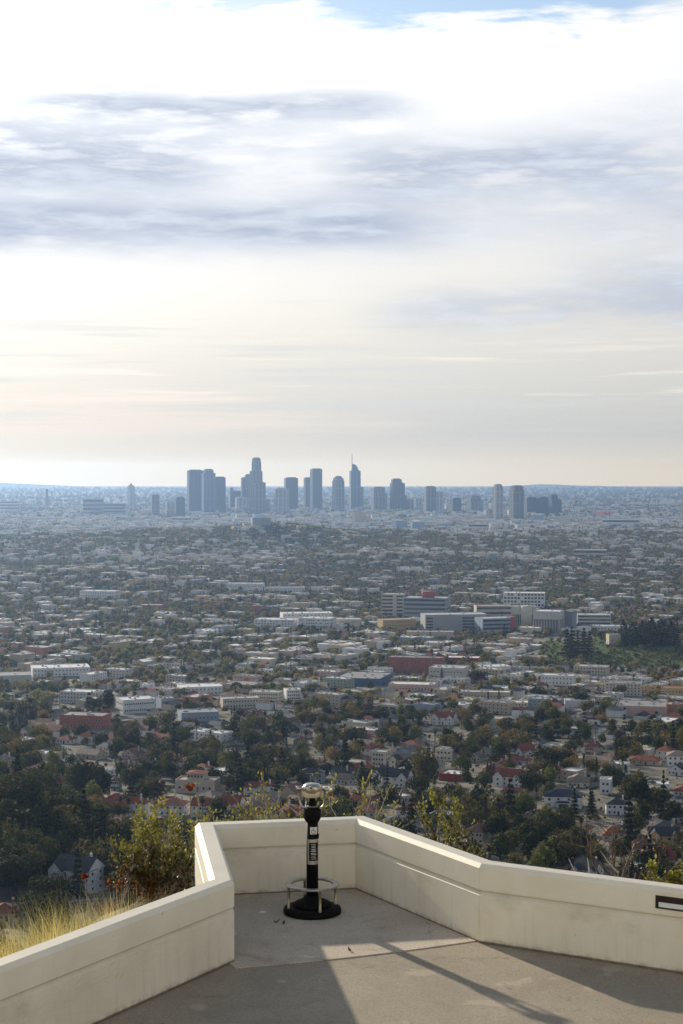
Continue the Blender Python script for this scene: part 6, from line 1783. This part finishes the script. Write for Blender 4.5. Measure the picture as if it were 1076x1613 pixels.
# ---------------------------------------------------------------- labels for the repeats
def make_labels():
    ORD = ["nearest", "second nearest", "third nearest", "fourth nearest", "fifth nearest", "sixth nearest", "seventh nearest", "eighth nearest", "ninth nearest", "tenth nearest"]
    jobs = {}
    RU = np.array([(u, v) for _, u, v in REFS])
    taken = {}
    for o, ph, u, v in LABEL_JOBS:
        d = np.hypot(RU[:, 0] - u, (RU[:, 1] - v) * 2.0); placed = False
        order = np.argsort(d)
        for j in order[:1]:
            du, dv = u - RU[j, 0], v - RU[j, 1]
            rel = ("behind" if dv < 0 else "in front of") if abs(dv) * 1.6 > abs(du) else ("left of" if du < 0 else "right of")
            jobs.setdefault((ph, rel, int(j)), []).append((d[j], o))
    seen = set()
    for (ph, rel, j), v in jobs.items():
        v.sort(key=lambda q: q[0])
        for i, (d, o) in enumerate(v):
            ref = REFS[j][0]
            if len(v) == 1: lab = f"{ph} {rel} {ref}"
            elif i < len(ORD): lab = f"{ph}, {ORD[i]} {rel} {ref}"
            else: lab = f"{ph}, {i + 1}th nearest {rel} {ref}"
            w = lab.split()
            if len(w) > 16:
                for q in ("roof", "flat roofed ", "rounded "):
                    if len(lab.split()) > 16: lab = lab.replace("tile roof", "tiles").replace("shingle roof", "shingle") if q == "roof" else lab.replace(q, "")
                w = lab.split()
            if len(w) > 16: lab = lab.replace(" with ", ", ").replace("nearest ", "").replace(" the ", " "); w = lab.split()
            if len(lab.split()) > 16:
                lab = lab.replace('cross gabled ', '').replace('two storey ', '').replace('flat roofed ', '').replace('parked along', 'on')
            o['label'] = lab
make_labels()

# ================================================================== plants at the parapet
def blade_leaf(P, D, L, W, rng, up):
    """flat pointed leaves: point P, direction D (k,3) -> two quads folded along the midrib"""
    D = D / (np.linalg.norm(D, axis=1, keepdims=True) + 1e-9)
    S = np.cross(D, up); S /= np.linalg.norm(S, axis=1, keepdims=True) + 1e-9
    N = np.cross(S, D)
    L = L[:, None]; W = W[:, None]
    a, m1, m2, e = P, P + D * L * .35, P + D * L * .72, P + D * L
    out = []
    for s in (-1, 1):
        out.append(np.stack([a, m1 + S * W * .5 * s + N * W * .12, m2 + S * W * .42 * s + N * W * .10, e], 1))
    return np.concatenate(out).reshape(-1, 3)
def shrub(name, label, base, stems, seed, leafmats, leaf=(0.055, 0.026), dens=1.0, stemmat=None, lean=(0, 0), spread=0.5, group=None, levels=3, tipfrac=0.55, r0=0.018, sway=.22):
    """stems: list of (dx, dy, height) - leaves gather toward the shoot tips"""
    rnd = random.Random(seed); rng = np.random.default_rng(seed)
    t = thing(name, label, "shrub", base, 0, group)
    pts = []
    def grow(mb, p, d, L, r, lev):
        n = 5; q = p; path = [p]
        for i in range(n):
            d = (d + Vector((rnd.gauss(0, .13), rnd.gauss(0, .13), rnd.gauss(.05, .10)))).normalized()
            q = q + d * (L / n); path.append(q)
            if lev >= 1 or i > n * (1 - tipfrac): pts.append((q, d, lev))
        mb.tube(path, [r * (1 - .55 * i / n) for i in range(n + 1)], 5 if lev else 6)
        if lev < levels:
            for k in range(rnd.choice((2, 3, 3, 4)) if lev else rnd.choice((3, 4, 5))):
                i = rnd.randint(2, n); a = Vector((rnd.gauss(0, 1), rnd.gauss(0, 1), rnd.gauss(.55, .4))).normalized()
                grow(mb, path[i], (d * .55 + a * spread * 1.3).normalized(), L * rnd.uniform(.38, .62), r * .52, lev + 1)
    for dx, dy, h in stems:
        mb = MB(); d = Vector((lean[0] + rnd.gauss(0, sway), lean[1] + rnd.gauss(0, sway), 1)).normalized()
        grow(mb, Vector((dx, dy, 0)), d, h * .62, r0 * h, 0)
        mb.build("stem", stemmat or M_BARKP, t)
    if not leafmats: return t
    tips = [p for p in pts if p[2] >= 1]
    k = int(len(tips) * 7 * dens)
    ch = rng.integers(0, len(tips), k)
    P = np.array([tuple(tips[i][0]) for i in ch]) + rng.normal(0, .025, (k, 3))
    D = np.array([tuple(tips[i][1]) for i in ch]) * .7 + rng.normal(0, .75, (k, 3)); D[:, 2] += .25
    L = rng.uniform(.65, 1.35, k) * leaf[0]; W = rng.uniform(.7, 1.3, k) * leaf[1]
    up = rng.normal(0, .35, (k, 3)) + np.array([0, 0, 1.0])
    zmin, zmax = P[:, 2].min(), P[:, 2].max()
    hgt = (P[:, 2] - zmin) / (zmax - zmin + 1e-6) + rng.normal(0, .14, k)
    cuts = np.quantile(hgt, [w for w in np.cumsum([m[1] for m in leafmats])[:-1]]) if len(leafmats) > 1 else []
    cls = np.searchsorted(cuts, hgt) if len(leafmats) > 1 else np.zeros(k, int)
    V = []; MI = []
    for i in range(len(leafmats)):
        m = cls == i
        if not m.any(): continue
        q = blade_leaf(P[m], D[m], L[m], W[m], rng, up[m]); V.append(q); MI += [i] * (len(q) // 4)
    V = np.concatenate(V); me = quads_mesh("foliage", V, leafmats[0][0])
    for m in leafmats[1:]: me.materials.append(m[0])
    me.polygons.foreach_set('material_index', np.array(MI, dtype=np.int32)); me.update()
    link("foliage", me, t)
    return t
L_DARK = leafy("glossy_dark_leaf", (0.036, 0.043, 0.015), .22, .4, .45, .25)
L_YEL = leafy("shrub_yellow_leaf", (0.15, 0.145, 0.035), .40, .35, .5, .2)  # yellow-green leaf colour of the upper sprays
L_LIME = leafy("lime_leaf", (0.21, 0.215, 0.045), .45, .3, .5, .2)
L_RUST = leafy("rusty_leaf", (0.20, 0.085, 0.035), .4, .4, .5)
L_RED = leafy("red_flower_spray", (0.17, 0.045, 0.02), .4, .35, .5)
M_TWIG = plain("grey_twig", (0.34, 0.29, 0.23), .8, 0, .3, 14.0)
M_TWIGD = plain("brown_twig", (0.12, 0.085, 0.06), .85, 0, .3, 14.0)
def at_px(u, v, depth):
    d = ray(u, v); s = depth / d.y; return Vector((d.x * s, d.y * s, CAM_H + d.z * s))
def front_plants():
    # the big bushy shrub beyond the left wall, three plants grown together
    for i, (u, dep, top, lab) in enumerate([(262, 26.0, 1258, "leafy shrub with yellow green tips behind the left parapet, middle of the thicket"), (300, 27.5, 1268, "leafy shrub with yellow tips nearest the parapet corner"), (228, 25.0, 1296, "sparser rusty leaved shrub at the outer edge of the thicket by the golden grass")]):
        tp = at_px(u, top, dep); gz0 = gz1(tp.x, tp.y) - .1; h = tp.z - gz0
        rnd = random.Random(40 + i)
        st = [(rnd.uniform(-.35, .55), rnd.uniform(-.6, .6), h * rnd.uniform(.66, .98)) for _ in range((10, 8, 7)[i])]
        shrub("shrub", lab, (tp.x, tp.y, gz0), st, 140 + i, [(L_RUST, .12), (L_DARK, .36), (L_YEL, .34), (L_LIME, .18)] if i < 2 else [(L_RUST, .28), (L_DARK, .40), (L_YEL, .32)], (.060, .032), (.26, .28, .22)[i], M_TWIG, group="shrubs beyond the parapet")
    # airy sprigs along the back wall
    for i, (u, dep, top, n, lab) in enumerate([(418, 26.5, 1236, 3, "airy sprig with lime leaves on thin pale stems left of the tower viewer"), (452, 27.0, 1252, 2, "short lime leaved sprig just left of the tower viewer head"), (537, 27.0, 1222, 3, "tall yellow leaved sprig with two pale stems right of the tower viewer"), (562, 26.0, 1244, 1, "arching sprig with orange tipped leaves nearest the wall corner"), (380, 26.5, 1262, 3, "low lime shoots over the back parapet left of the sprigs"), (340, 27.0, 1266, 3, "low leafy shoots beside the parapet corner at the thicket")]):
        tp = at_px(u, top, dep); gz0 = gz1(tp.x, tp.y) - .1; h = tp.z - gz0; rnd = random.Random(60 + i)
        shrub("shrub", lab, (tp.x, tp.y, gz0), [(rnd.uniform(-.3, .3), rnd.uniform(-.3, .3), h * rnd.uniform(.8, 1.0)) for _ in range(n + 1)], 160 + i, [(L_DARK, .35), (L_YEL, .35), (L_LIME, .30)], (.066, .030), .26, M_TWIG, group="shrubs beyond the parapet", levels=2, spread=.34, r0=.012, sway=.07)
    # to the right of the corner
    for i, (u, dep, top, lab) in enumerate([(697, 25.0, 1258, "upright shrub with yellow leaves behind the right parapet"), (728, 25.5, 1292, "low leafy shrub beside the upright yellow shrub behind the right parapet")]):
        tp = at_px(u, top, dep); gz0 = gz1(tp.x, tp.y) - .1; h = tp.z - gz0; rnd = random.Random(80 + i)
        shrub("shrub", lab, (tp.x, tp.y, gz0), [(rnd.uniform(-.16, .16), rnd.uniform(-.2, .2), h * rnd.uniform(.7, 1.0)) for _ in range((4, 4, 2)[i])], 180 + i, [(L_DARK, .45), (L_YEL, .35), (L_LIME, .20)], (.062, .028), (.22, .22, .2)[i], M_TWIG, group="shrubs beyond the parapet", spread=.16, sway=.05, r0=.013)
    # bare twiggy shrub at the right and the bright one beside it
    tp = at_px(985, 1285, 22.5); gz0 = gz1(tp.x, tp.y) - .1; h = tp.z - gz0; rnd = random.Random(5)
    shrub("bare_shrub", "leafless twiggy shrub with pale curved branches behind the right parapet", (tp.x, tp.y, gz0), [(rnd.uniform(-.35, .35), rnd.uniform(-.3, .3), h * rnd.uniform(.7, 1.05)) for _ in range(7)], 207, [], (.05, .02), 0, M_TWIGD, spread=.75, levels=3, r0=.014)
    tp = at_px(965, 1292, 22.0); gz0 = gz1(tp.x, tp.y) - .1; h = tp.z - gz0
    shrub("bare_shrub", "few thick bleached dead branches rising through the leafless twiggy shrub", (tp.x, tp.y, gz0), [(-.25, 0, h * .95), (.15, .1, h), (.3, -.1, h * .8)], 211, [], (.05, .02), 0, plain("bleached_wood", (.48, .42, .35), .8, 0, .25, 10.0), spread=.9, levels=1, r0=.016)
    tp = at_px(1066, 1336, 21.5); gz0 = gz1(tp.x, tp.y) - .1; h = tp.z - gz0
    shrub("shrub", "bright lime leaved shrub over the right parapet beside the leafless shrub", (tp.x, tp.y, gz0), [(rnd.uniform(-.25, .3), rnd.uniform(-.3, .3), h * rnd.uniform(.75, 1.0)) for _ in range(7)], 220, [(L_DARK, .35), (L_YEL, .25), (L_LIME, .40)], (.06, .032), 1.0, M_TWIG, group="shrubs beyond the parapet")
    # red flower sprays standing over the shrub
    for i, (u, v, lab) in enumerate([(299, 1240, "orange red flower spray rising above the leafy shrub by the corner"), (133, 1380, "small orange red flower spray by the white gabled house, on a thin stalk")]):
        p = at_px(u, v, 27.0 if i == 0 else 25.0); gz0 = gz1(p.x, p.y); t = thing("flower_stalk", lab, "flower", (p.x, p.y, gz0))
        mb = MB(); mb.tube([(0, 0, 0), (.05, 0, (p.z - gz0) * .5), (0, 0, p.z - gz0)], [.012, .009, .006], 5); mb.build("stem", M_TWIG, t)
        rng = np.random.default_rng(i); k = 75
        P = rng.normal(0, 1, (k, 3)) * np.array([.040, .040, .030]) * (.7 if i else 1) + np.array([0, 0, p.z - gz0])
        link("flower", quads_mesh("flower", leaf_quads(P, rng.normal(0, 1, (k, 3)), .05, rng), L_RED), t)
front_plants()
def golden_grass():
    m = leafy("dry_golden_grass", (0.46, 0.41, 0.14), .5, .35, .55)
    m2 = leafy("pale_straw_grass", (0.52, 0.47, 0.24), .5, .3, .55)
    rng = np.random.default_rng(77); V = []; MI = []
    out = offset(INNER, TH + .02)
    a, b = out[1], out[0]; d = (b - a).normalized(); nn = normal_of(INNER[0], INNER[1])
    tuf = []
    for _ in range(210):
        s = rng.uniform(.7, 6.6); o = min(abs(rng.normal(0, .4)), .8) + .10
        if s < 1.6 and rng.random() < .4: continue
        tuf.append((a.x + d.x * s + nn.x * o, a.y + d.y * s + nn.y * o, s, o))
    for x, y, s, o in tuf:
        k = int(rng.integers(60, 120)); hh = (0.24 + .20 * math.exp(-((s - 2.6) / 1.3) ** 2) - .13 * max(0, s - 2.9)) * rng.uniform(.7, 1.2) + 1.0
        z0 = gz1(x, y) - .05
        ang = rng.uniform(0, 2 * PI, k); bend = np.abs(rng.normal(.55, .28, k)); L = hh * rng.uniform(.55, 1.05, k); w = rng.uniform(.0025, .006, k)
        bx = x + rng.normal(0, .07, k); by = y + rng.normal(0, .07, k)
        px = np.stack([bx, by, np.full(k, z0)], 1); dirh = np.stack([np.cos(ang), np.sin(ang), 0 * ang], 1)
        side = np.stack([-np.sin(ang), np.cos(ang), 0 * ang], 1)
        pts = []
        for j in range(5):
            q = j / 4; pts.append(px + dirh * (L * bend * q ** 2.2)[:, None] + np.array([0, 0, 1.0]) * (L * (q - .18 * bend * q ** 3))[:, None])
        for j in range(4):
            w0 = (w * (1 - j / 4.2))[:, None]; w1 = (w * (1 - (j + 1) / 4.2))[:, None]
            V.append(np.stack([pts[j] - side * w0, pts[j] + side * w0, pts[j + 1] + side * w1, pts[j + 1] - side * w1], 1).reshape(-1, 3)); MI += [int(rng.random() < .35)] * k
    V = np.concatenate(V); me = quads_mesh("golden_grass", V, m); me.materials.append(m2); me.polygons.foreach_set('material_index', np.array(MI, dtype=np.int32))
    o = link("golden_grass", me); o['kind'] = 'stuff'
golden_grass()

# ------------------------------------------------------------------ haze
def haze():
    m = bpy.data.materials.new("haze_air"); m.use_nodes = True; nt = m.node_tree; nt.nodes.clear()
    out = nt.nodes.new('ShaderNodeOutputMaterial'); pv = nt.nodes.new('ShaderNodeVolumePrincipled')
    pv.inputs['Color'].default_value = (0.365, 0.57, 0.92, 1); pv.inputs['Density'].default_value = HZ_SIGMA
    pv.inputs['Anisotropy'].default_value = 0.62
    nt.links.new(pv.outputs[0], out.inputs['Volume'])
    mb = MB(); mb.box(-15200, 15200, -120, HZ_FAR, -256, HZ_TOP)
    o = mb.build("haze", m); o['kind'] = 'stuff'
haze()
